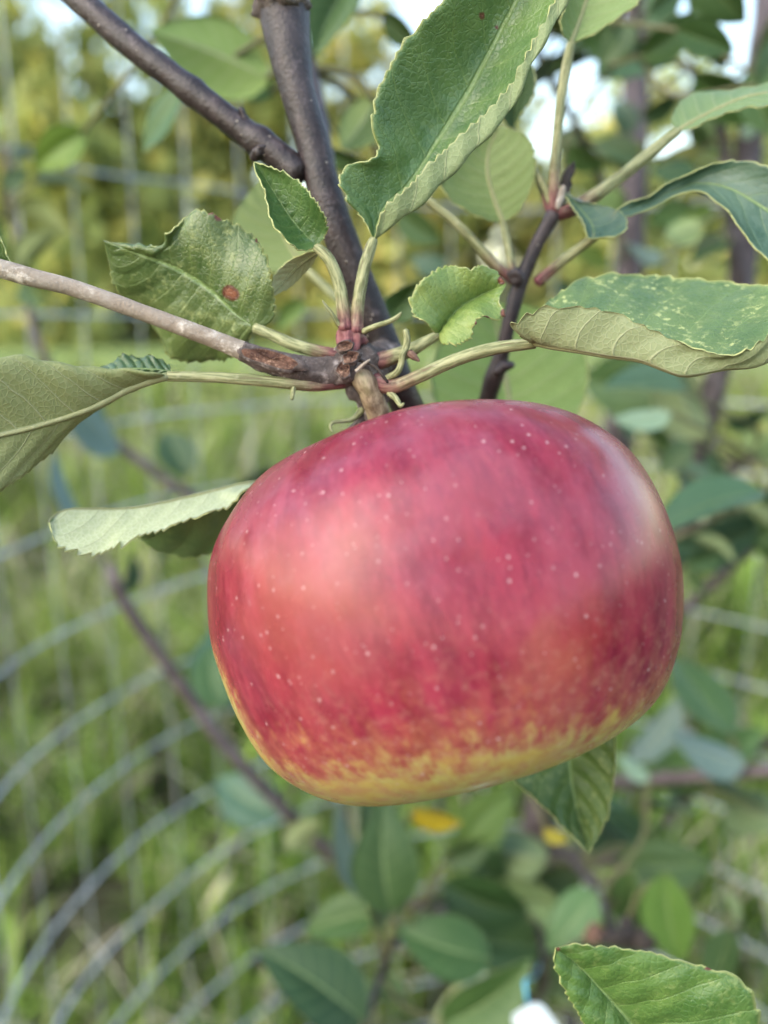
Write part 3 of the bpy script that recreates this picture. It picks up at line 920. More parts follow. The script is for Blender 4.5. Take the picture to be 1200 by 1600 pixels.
# L1 large glossy leaf at the top, its right margin curled over towards the viewer
leaf([[(583, 374, .1405), (566, 340, .139), (540, 308, .137), (530, 282, .136), (545, 258, .136), (575, 250, .1365), (592, 236, .137), (583, 195, .136), (588, 150, .135), (612, 98, .134), (645, 50, .133), (690, 5, .132), (745, -60, .131), (860, -130, .130)],
      [(584, 374, .1405), (590, 345, .1405), (604, 318, .1410), (640, 284, .1415), (686, 214, .142), (732, 140, .141), (775, 60, .139), (815, -20, .136), (840, -80, .133), (862, -130, .130)],
      [(586, 374, .1405), (612, 352, .139), (645, 330, .138), (690, 288, .137), (768, 206, .135), (800, 165, .134), (828, 100, .132), (884, 0, .130), (900, -60, .129), (866, -130, .130)],
      [(585, 374, .1400), (592, 345, .1385), (606, 320, .1370), (645, 286, .1360), (662, 266, .1358), (714, 217, .1350), (766, 170, .134), (800, 130, .133), (817, 97, .1315), (866, 2, .1295), (880, -60, .129), (866, -130, .130)]],
     (-.5, 'top'), [(556, 520, .1415), (560, 470, .141), (568, 425, .1405), (578, 390, .1403), (584, 374, .1404)], [1.35, 1.15, 1.1, 1.05, .8],
     teeth=30, tooth=.00075, nu=150, nseg=12, quilt=.0006, smooth=True, mid=1, vs_=[-1, 0, .55, 1], brown=((752, 24, 7), (775, 42, 4)), tint=(.95, 1, 1.0), label='large glossy leaf with its margin curled over')
# L2 small upright glossy leaf
leaf([[(494, 386, .1405), (468, 392, .138), (448, 380, .1355), (432, 350, .135), (414, 312, .136), (404, 280, .137), (397, 253, .138)],
      [(494, 386, .1405), (478, 368, .1405), (455, 342, .140), (434, 310, .1395), (415, 280, .139), (397, 253, .138)],
      [(494, 386, .1405), (508, 366, .139), (508, 340, .137), (494, 312, .136), (462, 283, .136), (428, 262, .137), (397, 253, .138)]],
     (.5, 'top'), [(541, 515, .1415), (536, 480, .141), (530, 445, .1405), (518, 412, .140), (506, 396, .140), (494, 386, .1405)], [1.45, 1.2, 1.1, 1.05, 1.0, .8],
     teeth=20, tooth=.0005, nu=90, puff=.05, wave=(.0006, 2, 0), tint=(.82, .9, .8), label='small upright glossy leaf left of the branch')
leaf([[(500, 392, .1415), (476, 396, .1415), (450, 408, .1415), (428, 432, .142), (423, 464, .143)],
      [(500, 392, .1415), (484, 402, .143), (462, 420, .144), (444, 440, .1445), (423, 464, .143)],
      [(500, 392, .1415), (490, 410, .144), (474, 428, .146), (450, 450, .146), (423, 464, .143)]],
     (-.5, 'under'), None, teeth=10, tooth=.0002, nu=50, tint=(1.9, 1.75, 2.0), midrib=.4, label='folded pale lobe hanging under the small upright leaf')
# L3 leaf with a round brown spot
leaf([[(398, 512, .1435), (384, 538, .147), (363, 557, .150), (332, 566, .153), (284, 560, .155), (254, 534, .155), (224, 501, .154), (197, 464, .152), (170, 416, .148), (162, 376, .1445)],
      [(398, 512, .1435), (368, 489, .1445), (332, 455, .145), (300, 432, .145), (262, 412, .1445), (230, 400, .144), (196, 388, .144), (162, 376, .1445)],
      [(398, 512, .1435), (424, 498, .1425), (428, 455, .1410), (424, 418, .1405), (405, 384, .1405), (374, 355, .141), (342, 340, .1415), (312, 330, .142), (292, 338, .142), (282, 355, .142), (268, 377, .142), (240, 386, .143), (205, 389, .144), (162, 376, .1445)]],
     (.5, 'top', .45), [(528, 556, .143), (495, 549, .1425), (455, 537, .1425), (425, 524, .143), (398, 512, .1435)], [1.35, 1.2, 1.15, 1.05, .9],
     teeth=30, tooth=.0007, nu=150, nseg=18, quilt=.0006, puff=-.045, wave=(.0014, 3, .5), brown=((358, 456, 13), (364, 460, 12), (342, 338, 9), (330, 334, 5), (403, 375, 5), (166, 410, 5)), tint=(1.15, 1.1, 1.0), speck=.30, label='leaf with a round brown spot and browned tip margin')
# L4 small bright curled leaf
leaf([[(684, 524, .1415), (668, 510, .1395), (650, 494, .1385), (644, 468, .138), (655, 440, .1385), (676, 426, .139), (702, 417, .1395), (735, 419, .140), (752, 414, .140), (772, 424, .1405), (790, 443, .141)],
      [(684, 524, .1415), (700, 500, .1425), (720, 480, .143), (750, 462, .143), (790, 443, .141)],
      [(684, 524, .1415), (692, 538, .1395), (712, 540, .138), (730, 525, .1375), (744, 506, .138), (765, 497, .1385), (786, 489, .139), (782, 470, .140), (790, 443, .141)]],
     (-.5, 'top'), [(590, 565, .144), (618, 556, .143), (645, 545, .142), (665, 534, .1415), (684, 524, .1415)], [1.6, 1.4, 1.2, 1.0, .8],
     teeth=22, tooth=.0006, nu=100, puff=-.06, wave=(.0008, 3, 1), brown=((784, 438, 8), (788, 489, 8), (760, 498, 6), (745, 505, 4)), tint=(1.75, 1.5, 1.2), label='small bright green curled leaf with burnt edges')
# L5 cupped leaf at the right with pale stippling
leaf([[(836, 537, .1360), (815, 528, .133), (803, 509, .1312), (822, 494, .1302), (850, 482, .1295), (900, 480, .129), (950, 487, .1285), (1000, 507, .1278), (1042, 527, .1270), (1082, 542, .1262), (1122, 552, .1254), (1157, 550, .1247), (1188, 535, .1242), (1225, 505, .1238), (1290, 490, .124)],
      [(836, 537, .1360), (840, 536, .134), (860, 541, .1325), (900, 547, .1310), (950, 556, .1300), (1000, 563, .129), (1040, 578, .128), (1072, 587, .1275), (1130, 577, .127), (1200, 565, .126), (1290, 490, .124)],
      [(836, 537, .1362), (838, 505, .140), (850, 480, .143), (870, 462, .146), (902, 440, .149), (942, 428, .151), (985, 427, .152), (1030, 431, .152), (1062, 436, .151), (1102, 440, .150), (1152, 445, .148), (1205, 448, .143), (1255, 460, .135), (1290, 490, .124)]],
     (.55, 'top'), [(588, 596, .1425), (612, 604, .1405), (650, 590, .139), (715, 561, .1375), (780, 543, .1365), (836, 537, .1362)], [1.7, 1.35, 1.2, 1.15, 1.1, .9],
     teeth=19, tooth=.0011, nu=170, nseg=16, puff=.0, wave=(.0003, 2, 0), speck=.7, tint=(1.18, 1.17, 1.2), label='cupped leaf speckled with pale dots beside the apple')
# L6 large leaf at the left edge seen from below
leaf([[(262, 588, .1370), (250, 586, .138), (225, 584, .139), (195, 584, .140), (165, 585, .141), (135, 587, .141), (90, 590, .141), (30, 600, .140), (-40, 620, .136), (-120, 700, .130)],
      [(262, 588, .1370), (240, 583, .1345), (200, 578, .134), (150, 577, .1335), (105, 572, .132), (60, 564, .131), (25, 557, .130), (-10, 565, .129), (-60, 590, .128), (-120, 700, .130)],
      [(262, 588, .1370), (240, 594, .137), (200, 609, .1370), (143, 638, .136), (67, 664, .1345), (0, 681, .133), (-60, 692, .1315), (-120, 700, .130)],
      [(262, 588, .1370), (236, 598, .1385), (190, 618, .140), (145, 642, .141), (118, 664, .1405), (85, 702, .139), (42, 738, .137), (0, 766, .135), (-50, 780, .133), (-120, 700, .130)]],
     (-.3, 'under'), [(535, 596, .1425), (490, 602, .1405), (430, 597, .139), (345, 590, .138), (262, 588, .1372)], [1.35, 1.15, 1.05, 1.0, .9],
     teeth=26, tooth=.0006, nu=130, nseg=11, smooth=True, mid=2, vs_=[-1, -.75, 0, 1], tint=(1.0, .98, .85), midrib=.75, label='large leaf seen from its pale underside at the left edge')
leaf([[(268, 580, .1385), (262, 568, .1395), (236, 559, .1405), (206, 556, .141), (176, 564, .1415), (152, 578, .142)],
      [(268, 580, .1385), (240, 577, .1385), (205, 576, .1390), (175, 578, .140), (152, 578, .142)],
      [(268, 580, .1385), (240, 590, .1395), (205, 592, .140), (175, 588, .141), (152, 578, .142)]],
     (-.5, 'top'), None, teeth=9, tooth=.0007, nu=80, quilt=.0001, wave=(.0006, 3, 0), tint=(.6, .75, .9), speck=.3, midrib=False, label='curled dark green lobe behind the stalk of the left leaf')
# L7 folded leaf half hidden behind the apple
leaf([[(420, 752, .158), (386, 764, .1465), (365, 785, .1455), (345, 795, .145), (310, 806, .1445), (262, 824, .144), (218, 838, .1435), (190, 848, .143), (165, 862, .1425), (138, 865, .142), (95, 854, .142), (82, 835, .143), (76, 816, .144)],
      [(420, 752, .158), (386, 755, .154), (330, 768, .152), (250, 786, .150), (200, 794, .149), (150, 795, .148), (110, 795, .147), (88, 803, .146), (76, 816, .144)],
      [(420, 752, .158), (385, 812, .170), (345, 858, .170), (302, 870, .168), (270, 868, .166), (236, 855, .163), (212, 838, .160), (160, 822, .155), (110, 812, .149), (76, 816, .144)]],
     (-.5, 'under'), [(600, 690, .158), (560, 712, .160), (500, 735, .160), (420, 752, .158)], [1.1, 1.0, .9, .8],
     teeth=27, tooth=.0014, nu=180, nseg=15, puff=.02, tint=(2.35, 2.3, 2.9), midrib=.45, label='folded leaf with pale underside poking out behind the apple')
# L8 leaf in the bottom right corner
leaf([[(1090, 1740, .128), (1030, 1730, .126), (960, 1680, .124), (914, 1602, .123), (882, 1545, .122), (866, 1505, .1215), (868, 1481, .1215)],
      [(1090, 1740, .128), (1040, 1672, .128), (985, 1600, .1265), (940, 1548, .125), (900, 1505, .1235), (868, 1481, .1215)],
      [(1090, 1740, .128), (1150, 1700, .125), (1184, 1620, .122), (1183, 1575, .121), (1165, 1538, .121), (1140, 1521, .1215), (1100, 1511, .122), (1050, 1497, .1225), (1000, 1485, .1225), (935, 1479, .122), (900, 1475, .1218), (868, 1481, .1215)]],
     (.5, 'top'), [(1180, 1960, .14), (1140, 1830, .132), (1090, 1740, .128)], [1.2, 1.1, 1.0],
     teeth=22, tooth=.0005, nu=130, nseg=15, puff=-.05, sweep=-.06, speck=.16, brown=((872, 1483, 4), (1108, 1513, 5)), tint=(.9, 1.02, .75), label='sharp leaf with a pale rim in the bottom right corner')
# L9 leaf hanging behind the bottom of the apple
leaf([[(900, 1030, .175), (840, 1080, .174), (800, 1150, .174), (800, 1212, .174), (840, 1252, .173), (880, 1292, .172), (920, 1334, .171)],
      [(900, 1030, .175), (892, 1110, .179), (890, 1190, .180), (902, 1270, .177), (920, 1334, .171)],
      [(900, 1030, .175), (945, 1080, .173), (962, 1160, .172), (958, 1225, .1715), (946, 1282, .171), (920, 1334, .171)]],
     (.5, 'top'), [(760, 800, .225), (830, 900, .195), (900, 1030, .175)], [1.2, 1.1, 1.0],
     teeth=24, tooth=.0005, puff=.0, speck=.3, tint=(1.0, 1.1, .9), label='leaf pointing down behind the bottom of the apple')
# L10 round leaf seen from below behind the large glossy leaf
leaf([[(786, 348, .171), (760, 343, .169), (727, 328, .168), (700, 308, .168), (690, 280, .169), (705, 240, .170), (738, 210, .171), (782, 197, .172)],
      [(786, 348, .171), (772, 310, .1725), (762, 270, .173), (765, 230, .173), (782, 197, .172)],
      [(786, 348, .171), (812, 328, .168), (833, 285, .166), (836, 245, .166), (822, 213, .168), (782, 197, .172)]],
     (.5, 'under'), [(803, 440, .168), (796, 395, .169), (786, 348, .171)], [1.0, .95, .8],
     teeth=24, tooth=.0005, puff=.04, tint=(.75, .88, .62), label='round leaf seen from below behind the large glossy leaf')
# a stalk crossing behind the large leaf with its own blade
leaf([[(668, 312, .168), (640, 312, .170), (615, 280, .172), (612, 230, .175), (650, 180, .178)],
      [(668, 312, .168), (650, 280, .173), (645, 230, .176), (650, 180, .178)],
      [(668, 312, .168), (690, 280, .172), (690, 240, .175), (650, 180, .178)]],
     (.5, 'under'), [(804, 440, .168), (770, 410, .167), (722, 358, .167), (668, 312, .168)], [1.1, 1.0, .95, .9], teeth=16, nu=60)
# L11 leaf at the end of the long pale stalk on the right
leaf([[(1060, 204, .1645), (1049, 190, .167), (1062, 160, .170), (1092, 144, .172), (1122, 143, .172), (1160, 138, .170), (1220, 128, .165), (1290, 120, .158)],
      [(1060, 204, .1645), (1080, 192, .164), (1118, 172, .1635), (1165, 152, .162), (1225, 140, .160), (1290, 120, .158)],
      [(1060, 204, .1645), (1078, 202, .162), (1118, 183, .160), (1168, 168, .158), (1210, 163, .156), (1290, 120, .158)]],
     (.5, 'under'), [(868, 336, .166), (895, 327, .1655), (950, 291, .165), (1010, 244, .1648), (1060, 204, .1645)], [1.2, 1.5, 1.35, 1.2, .9],
     teeth=24, tooth=.0004, puff=.0, tint=(.72, .92, .8), label='leaf on a long pale stalk curling away at the right edge')
# L12 small blue-green leaf by the bud
leaf([[(928, 373, .158), (918, 370, .158), (910, 346, .159), (892, 320, .161), (873, 290, .163)],
      [(928, 373, .158), (925, 352, .1605), (905, 325, .162), (873, 290, .163)],
      [(928, 373, .158), (970, 366, .156), (980, 346, .157), (968, 330, .159), (938, 320, .161), (900, 313, .162), (873, 290, .163)]],
     (.5, 'top'), None, teeth=14, tooth=.0003, nu=70, puff=.06, tint=(.85, .95, 1.9), midrib=.35, label='small blue green leaf beside the dark bud')
# L13 arched blue-green leaf at the right edge
leaf([[(964, 327, .160), (985, 315, .1595), (1012, 308, .159), (1042, 287, .159), (1080, 270, .158), (1122, 254, .157), (1162, 252, .155), (1205, 262, .152), (1260, 290, .149), (1330, 420, .146)],
      [(966, 332, .160), (1005, 319, .1605), (1050, 299, .1605), (1092, 287, .160), (1142, 296, .157), (1200, 330, .153), (1255, 370, .150), (1330, 420, .146)],
      [(968, 342, .160), (1010, 329, .159), (1050, 309, .158), (1082, 298, .157), (1110, 308, .155), (1142, 336, .152), (1165, 370, .150), (1204, 410, .148), (1260, 440, .146), (1330, 420, .146)]],
     (.5, 'top', .6), [(838, 442, .168), (880, 407, .166), (925, 372, .163), (966, 332, .160)], [1.2, 1.1, 1.0, .9],
     teeth=24, tooth=.0004, puff=.05, tint=(.72, .82, 1.75), label='arched blue green leaf at the right edge')
# L14 leaf above the long upright stalk
leaf([[(892, 68, .160), (880, 55, .158), (876, 35, .157), (884, 5, .157), (900, -40, .158), (950, -110, .160)],
      [(892, 68, .160), (905, 35, .161), (918, -5, .161), (932, -50, .161), (950, -110, .160)],
      [(892, 68, .160), (925, 54, .158), (962, 30, .157), (1000, 0, .156), (1012, -45, .157), (950, -110, .160)]],
     (.5, 'under'), [(866, 334, .166), (866, 290, .165), (868, 240, .164), (876, 160, .162), (885, 105, .161), (892, 68, .160)], [1.5, 1.2, 1.05, 1.0, 1.1, .9],
     teeth=22, tooth=.0005, puff=.03, tint=(.8, .95, .7), label='leaf at the top edge on a long upright stalk')
# L15 dark leaf peeping out behind the curled margin
leaf([[(802, 205, .176), (785, 185, .175), (775, 150, .174), (790, 115, .173), (826, 92, .172)],
      [(802, 205, .176), (805, 175, .177), (812, 140, .176), (826, 92, .172)],
      [(802, 205, .176), (812, 182, .174), (833, 150, .172), (837, 118, .171), (826, 92, .172)]],
     (.5, 'top'), [(860, 330, .167), (835, 265, .172), (812, 225, .175), (802, 205, .176)], [.9, .8, .7, .6], teeth=14, tooth=.0004, nu=70, tint=(.45, .58, .75))
# leaf end at the far left on the shoot
leaf([[(38, 424, .133), (20, 415, .1325), (8, 392, .132), (0, 372, .132), (-30, 340, .131), (-110, 330, .129)],
      [(38, 424, .133), (15, 416, .134), (-15, 395, .134), (-60, 360, .132), (-110, 330, .129)],
      [(38, 424, .133), (0, 428, .131), (-40, 420, .130), (-80, 390, .129), (-110, 330, .129)]],
     (-.4, 'top'), None, teeth=18, tooth=.0004, nu=70, tint=(1.1, 1.15, .9))
# M7, M9: soft leaves just behind the focus
leaf([[(478, 420, .20), (440, 430, .20), (385, 400, .202), (362, 350, .204), (385, 305, .206), (420, 268, .208)],
      [(478, 420, .20), (450, 380, .205), (430, 330, .207), (420, 268, .208)],
      [(478, 420, .20), (500, 380, .20), (490, 320, .203), (420, 268, .208)]],
     (-.5, 'under'), [(590, 540, .163), (540, 480, .18), (478, 420, .20)], [1.0, 1.0, .9], teeth=22, nu=80, tint=(.95, 1.1, .75))
leaf([[(800, 700, .188), (730, 690, .188), (680, 630, .19), (676, 570, .192), (705, 510, .195), (760, 470, .198)],
      [(800, 700, .188), (798, 640, .194), (788, 580, .197), (778, 520, .199), (760, 470, .198)],
      [(800, 700, .188), (860, 690, .187), (905, 640, .188), (920, 580, .19), (900, 520, .193), (840, 480, .196), (760, 470, .198)]],
     (.5, 'under'), None, teeth=24, nu=90, tint=(.95, 1.2, .72), label='broad pale leaf behind the top of the apple')
leaf([[(600, 505, .20), (600, 470, .20), (625, 450, .20), (655, 438, .20)],
      [(600, 505, .20), (615, 485, .203), (635, 462, .203), (655, 438, .20)],
      [(600, 505, .20), (640, 500, .20), (660, 470, .20), (655, 438, .20)]],
     (.5, 'top'), None, teeth=14, nu=50, tint=(.8, .9, .8), midrib=False)

# stipules and withered flower bits round the spur
def stipule(pts, r, col=M_PET, label=None):
    w = PL(pts)
    o = stalk(w, r, tree, w[0], 'stipule', col, 20, 8, red=False)
    o.location = w[0] - TB
    if label: o['label'] = label
stipule([(530, 508, .141), (521, 494, .140), (512, 482, .1395), (504, 470, .139)], [.5, .42, .35, .15])
stipule([(568, 518, .141), (586, 510, .139), (606, 503, .138), (620, 496, .1375), (627, 488, .137)], [.55, .5, .45, .4, .15])
stipule([(604, 592, .141), (620, 582, .139), (627, 567, .1385), (629, 553, .138), (636, 545, .138)], [.65, .6, .55, .55, .3])
stipule([(628, 560, .1385), (636, 535, .138), (634, 516, .1375)], [.6, .6, .55])
stipule([(640, 552, .1385), (648, 558, .1375), (655, 564, .137)], [.7, .6, .2], M_SCAR)
stipule([(608, 614, .1405), (618, 622, .1395), (626, 634, .1385), (631, 630, .138)], [.6, .55, .4, .2])
stipule([(461, 598, .1395), (458, 610, .139), (456, 624, .1385)], [.5, .45, .3])
stipule([(566, 640, .145), (552, 655, .144), (535, 658, .143), (520, 660, .142), (516, 668, .1415), (520, 675, .141)], [.7, .5, .4, .35, .3, .15])
stipule([(572, 640, .146), (562, 660, .146), (548, 674, .146), (540, 690, .147)], [1.0, .9, .8, .6], M_SPUR)
stipule([(578, 645, .147), (572, 665, .147), (566, 685, .148)], [1.0, .9, .8], M_SPUR)
stipule([(560, 562, .1395), (585, 572, .1380), (600, 590, .1380), (606, 598, .1385)], [.3, .28, .28, .2], M_DEAD)
stipule([(556, 580, .1385), (570, 568, .1380), (578, 562, .1380)], [.35, .3, .15], M_SHOOT)
stipule([(866, 330, .1655), (855, 300, .166), (838, 270, .167)], [.9, .8, .7])

# ------------------------------------------------------------------ the apple
APX = .0406 / 373
AC = P(687, 943, .1402)
TI, TA = math.radians(15.5), math.radians(13)
a_up = UPV * math.cos(TI) - RGT * math.sin(TI)
e1 = RGT * math.cos(TI) + UPV * math.sin(TI)
A_up = a_up * math.cos(TA) + FWD * math.sin(TA)
e2 = np.cross(A_up, e1)                       # away from the camera
RPROF = [(0, 189), (14, 190), (34, 208), (62, 246), (95, 269), (135, 274), (175, 268), (211, 257), (276, 230), (326, 187), (362, 128), (377, 54), (376, -25), (361, -91), (330, -163), (285, -221), (224, -255), (157, -270), (105, -273), (60, -258), (28, -236), (0, -231)]
LPROF = [(0, 189), (14, 190), (34, 208), (62, 248), (95, 272), (135, 278), (176, 275), (245, 254), (306, 200), (340, 154), (356, 108), (367, 37), (364, -24), (350, -99), (323, -171), (277, -223), (221, -257), (158, -273), (105, -274), (60, -258), (28, -236), (0, -231)]
def build_apple():
    root = empty('apple', AC)
    tag(root, 'large ripe red apple with a yellow lower end hanging from the fruit spur', 'apple')
    nv, nu = 110, 128
    R = cr(np.c_[np.array(RPROF, float), np.zeros(len(RPROF))], nv)[:, :2]
    L = cr(np.c_[np.array(LPROF, float), np.zeros(len(LPROF))], nv)[:, :2]
    V = []
    for i in range(nv):
        for j in range(nu):
            az = 2 * math.pi * j / nu
            w = .5 + .5 * math.cos(az)
            s, t = R[i] * w + L[i] * (1 - w)
            lob = 1 + .010 * math.cos(5 * az + .6) * (abs(t) / 290) ** 2 + .008 * math.cos(2 * az + 1.1)
            x, y, z = s * math.cos(az) * lob * APX, s * math.sin(az) * lob * APX, t * APX
            t2 = 1 + .012 * mnoise.noise(Vector((x * 45, y * 45, z * 45)))
            if s > 60: z += .006 * APX * 290 * math.cos(5 * az + .6) * (1 if t > 200 else 0) * min(1, (t - 200) / 60)
            V.append((x * t2, y * t2, z * t2))
    F = [(i * nu + j, (i + 1) * nu + j, (i + 1) * nu + (j + 1) % nu, i * nu + (j + 1) % nu) for i in range(nv - 1) for j in range(nu)]
    rot = Matrix(np.stack([e1, e2, A_up], 1).tolist()).to_quaternion()
    root.rotation_mode = 'QUATERNION'; root.rotation_quaternion = rot
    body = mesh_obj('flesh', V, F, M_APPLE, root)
    body['label'] = 'crimson and golden speckled skin'
    # stalk, from the cavity up to the spur
    inv = np.stack([e1, e2, A_up], 0)
    def loc(p): return inv @ (np.asarray(p) - AC)
    top = np.array((0, 0, 194 * APX))
    pts = [top, top + (0, 0, .0035), loc(P(604, 682, .1455)), loc(P(592, 650, .1438)), loc(P(580, 618, .1418)), loc(P(567, 592, .1412)), loc(P(555, 566, .1432))]
    tv, tf, _ = tube_data(pts, [.0016, .0017, .0019, .0021, .0020, .0020, .0012], 60, 18, .16, 3, 520)
    st = mesh_obj('stalk', tv, tf, M_STEM, root)
    st['label'] = 'short thick brown green stalk'
    # dried calyx in the hollow below
    cv, cf = [], []
    for k in range(5):
        a = 2 * math.pi * k / 5 + .3
        d = np.array((math.cos(a), math.sin(a), 0)); q = np.array((-d[1], d[0], 0))
        b = len(cv); z0 = -238 * APX
        cv += [d * .001 + q * .0012 + (0, 0, z0), d * .001 - q * .0012 + (0, 0, z0), d * .0038 - (0, 0, -z0 + .0022), d * .0022 + (0, 0, z0 - .0022)]
        cf += [(b, b + 1, b + 3), (b, b + 3, b + 2), (b + 1, b + 2, b + 3), (b, b + 2, b + 1)]
    mesh_obj('calyx', cv, cf, M_DEAD, root, smooth=False)
build_apple()

# ------------------------------------------------------------------ softer leaves farther back
def generic_curves(seed, width=.30, droop=.12, cup=.10, bend=.05):
    r = np.random.default_rng(seed)
    t = np.linspace(0, 1, 9)
    prof = width * np.sin(np.pi * t ** .82) ** .85
    mid = np.stack([bend * np.sin(np.pi * t), t, -droop * t ** 2], 1)
    L = mid + np.stack([-prof, np.zeros(9), cup * prof / width + .015 * np.sin(7 * t + seed)], 1)
    Rr = mid + np.stack([prof, np.zeros(9), cup * prof / width + .015 * np.sin(6 * t + seed * 2)], 1)
    return [L, mid, Rr]
GEN = []
for sd, wd, dr, cu, be in ((1, .27, .10, .12, .03), (2, .31, .22, .05, -.05), (3, .24, .02, .16, .06), (4, .29, .30, .10, .02)):
    cs = [c * .07 for c in generic_curves(sd, wd, dr, cu, be)]
    me, b0 = leaf_mesh(cs, 'leaf', teeth=18, tooth=.0006, nu=48, nseg=6, puff=-.03)
    # the top of the blade must look along local +Z
    nz = np.mean([p.normal.z for p in me.polygons if p.material_index == 0])
    for i_, m in enumerate((M_ST, M_SU) if nz > 0 else (M_SU, M_ST)): me.materials[i_] = m
    GEN.append(me)
WOOD = None
def gleaf(bx, by, tx, ty, d0, d1, roll=0.0, under=False, tint=(1, 1, 1), k=None, attach=True, base_w=None, wid=1.0):
    """a leaf from base pixel to tip pixel at real depths d0, d1; roll turns it about its midrib"""
    global WOOD
    b = P(bx, by, d0); tip = P(tx, ty, d1)
    if base_w is not None: b, tip = base_w
    m = tip - b; ln = np.linalg.norm(m); yv = m / ln
    look = nrm(CAM - b); zv = look - yv * (look @ yv); zv = zv / np.linalg.norm(zv)
    ang = roll + (math.pi if under else 0)
    xv = np.cross(yv, zv)
    zr = zv * math.cos(ang) + xv * math.sin(ang)
    xr = np.cross(yv, zr)
    me = GEN[random.randrange(4) if k is None else k]
    o = bpy.data.objects.new('leaf', me); C.objects.link(o); o.parent = tree
    s = ln / .07
    M = Matrix(np.stack([xr * s * wid, yv * s, zr * s], 1).tolist()).to_4x4()
    M.translation = Vector(b - TB)
    o.matrix_local = M
    o.color = tuple(tint) + (1.0,)
    if attach:
        if WOOD is None: WOOD = np.vstack(LIMB_PTS)
        dd = np.linalg.norm(WOOD - b, axis=1)
        w = WOOD[int(np.argmin(dd + .3 * np.maximum(0, (WOOD - b) @ yv)))]
        if np.linalg.norm(w - b) < .16:
            md = (w + b) / 2 - yv * .15 * np.linalg.norm(w - b)
            L = [Vector(q) for q in (w, md, b + yv * .002)]
            Mi = (Matrix.Translation(Vector(TB)) @ M).inverted()
            pl = [np.array(Mi @ q) for q in L]
            V, F, c = tube_data(pl, [.0011 / s, .0010 / s, .0008 / s], 12, 7)
            po = mesh_obj('petiole', V, F, M_PETS, o)
            at = po.data.attributes.new('along', 'FLOAT', 'POINT')
            at.data.foreach_set('value', np.r_[np.repeat(np.linspace(0, 1, 12), 7), 0, 1].astype(np.float32))
    return o

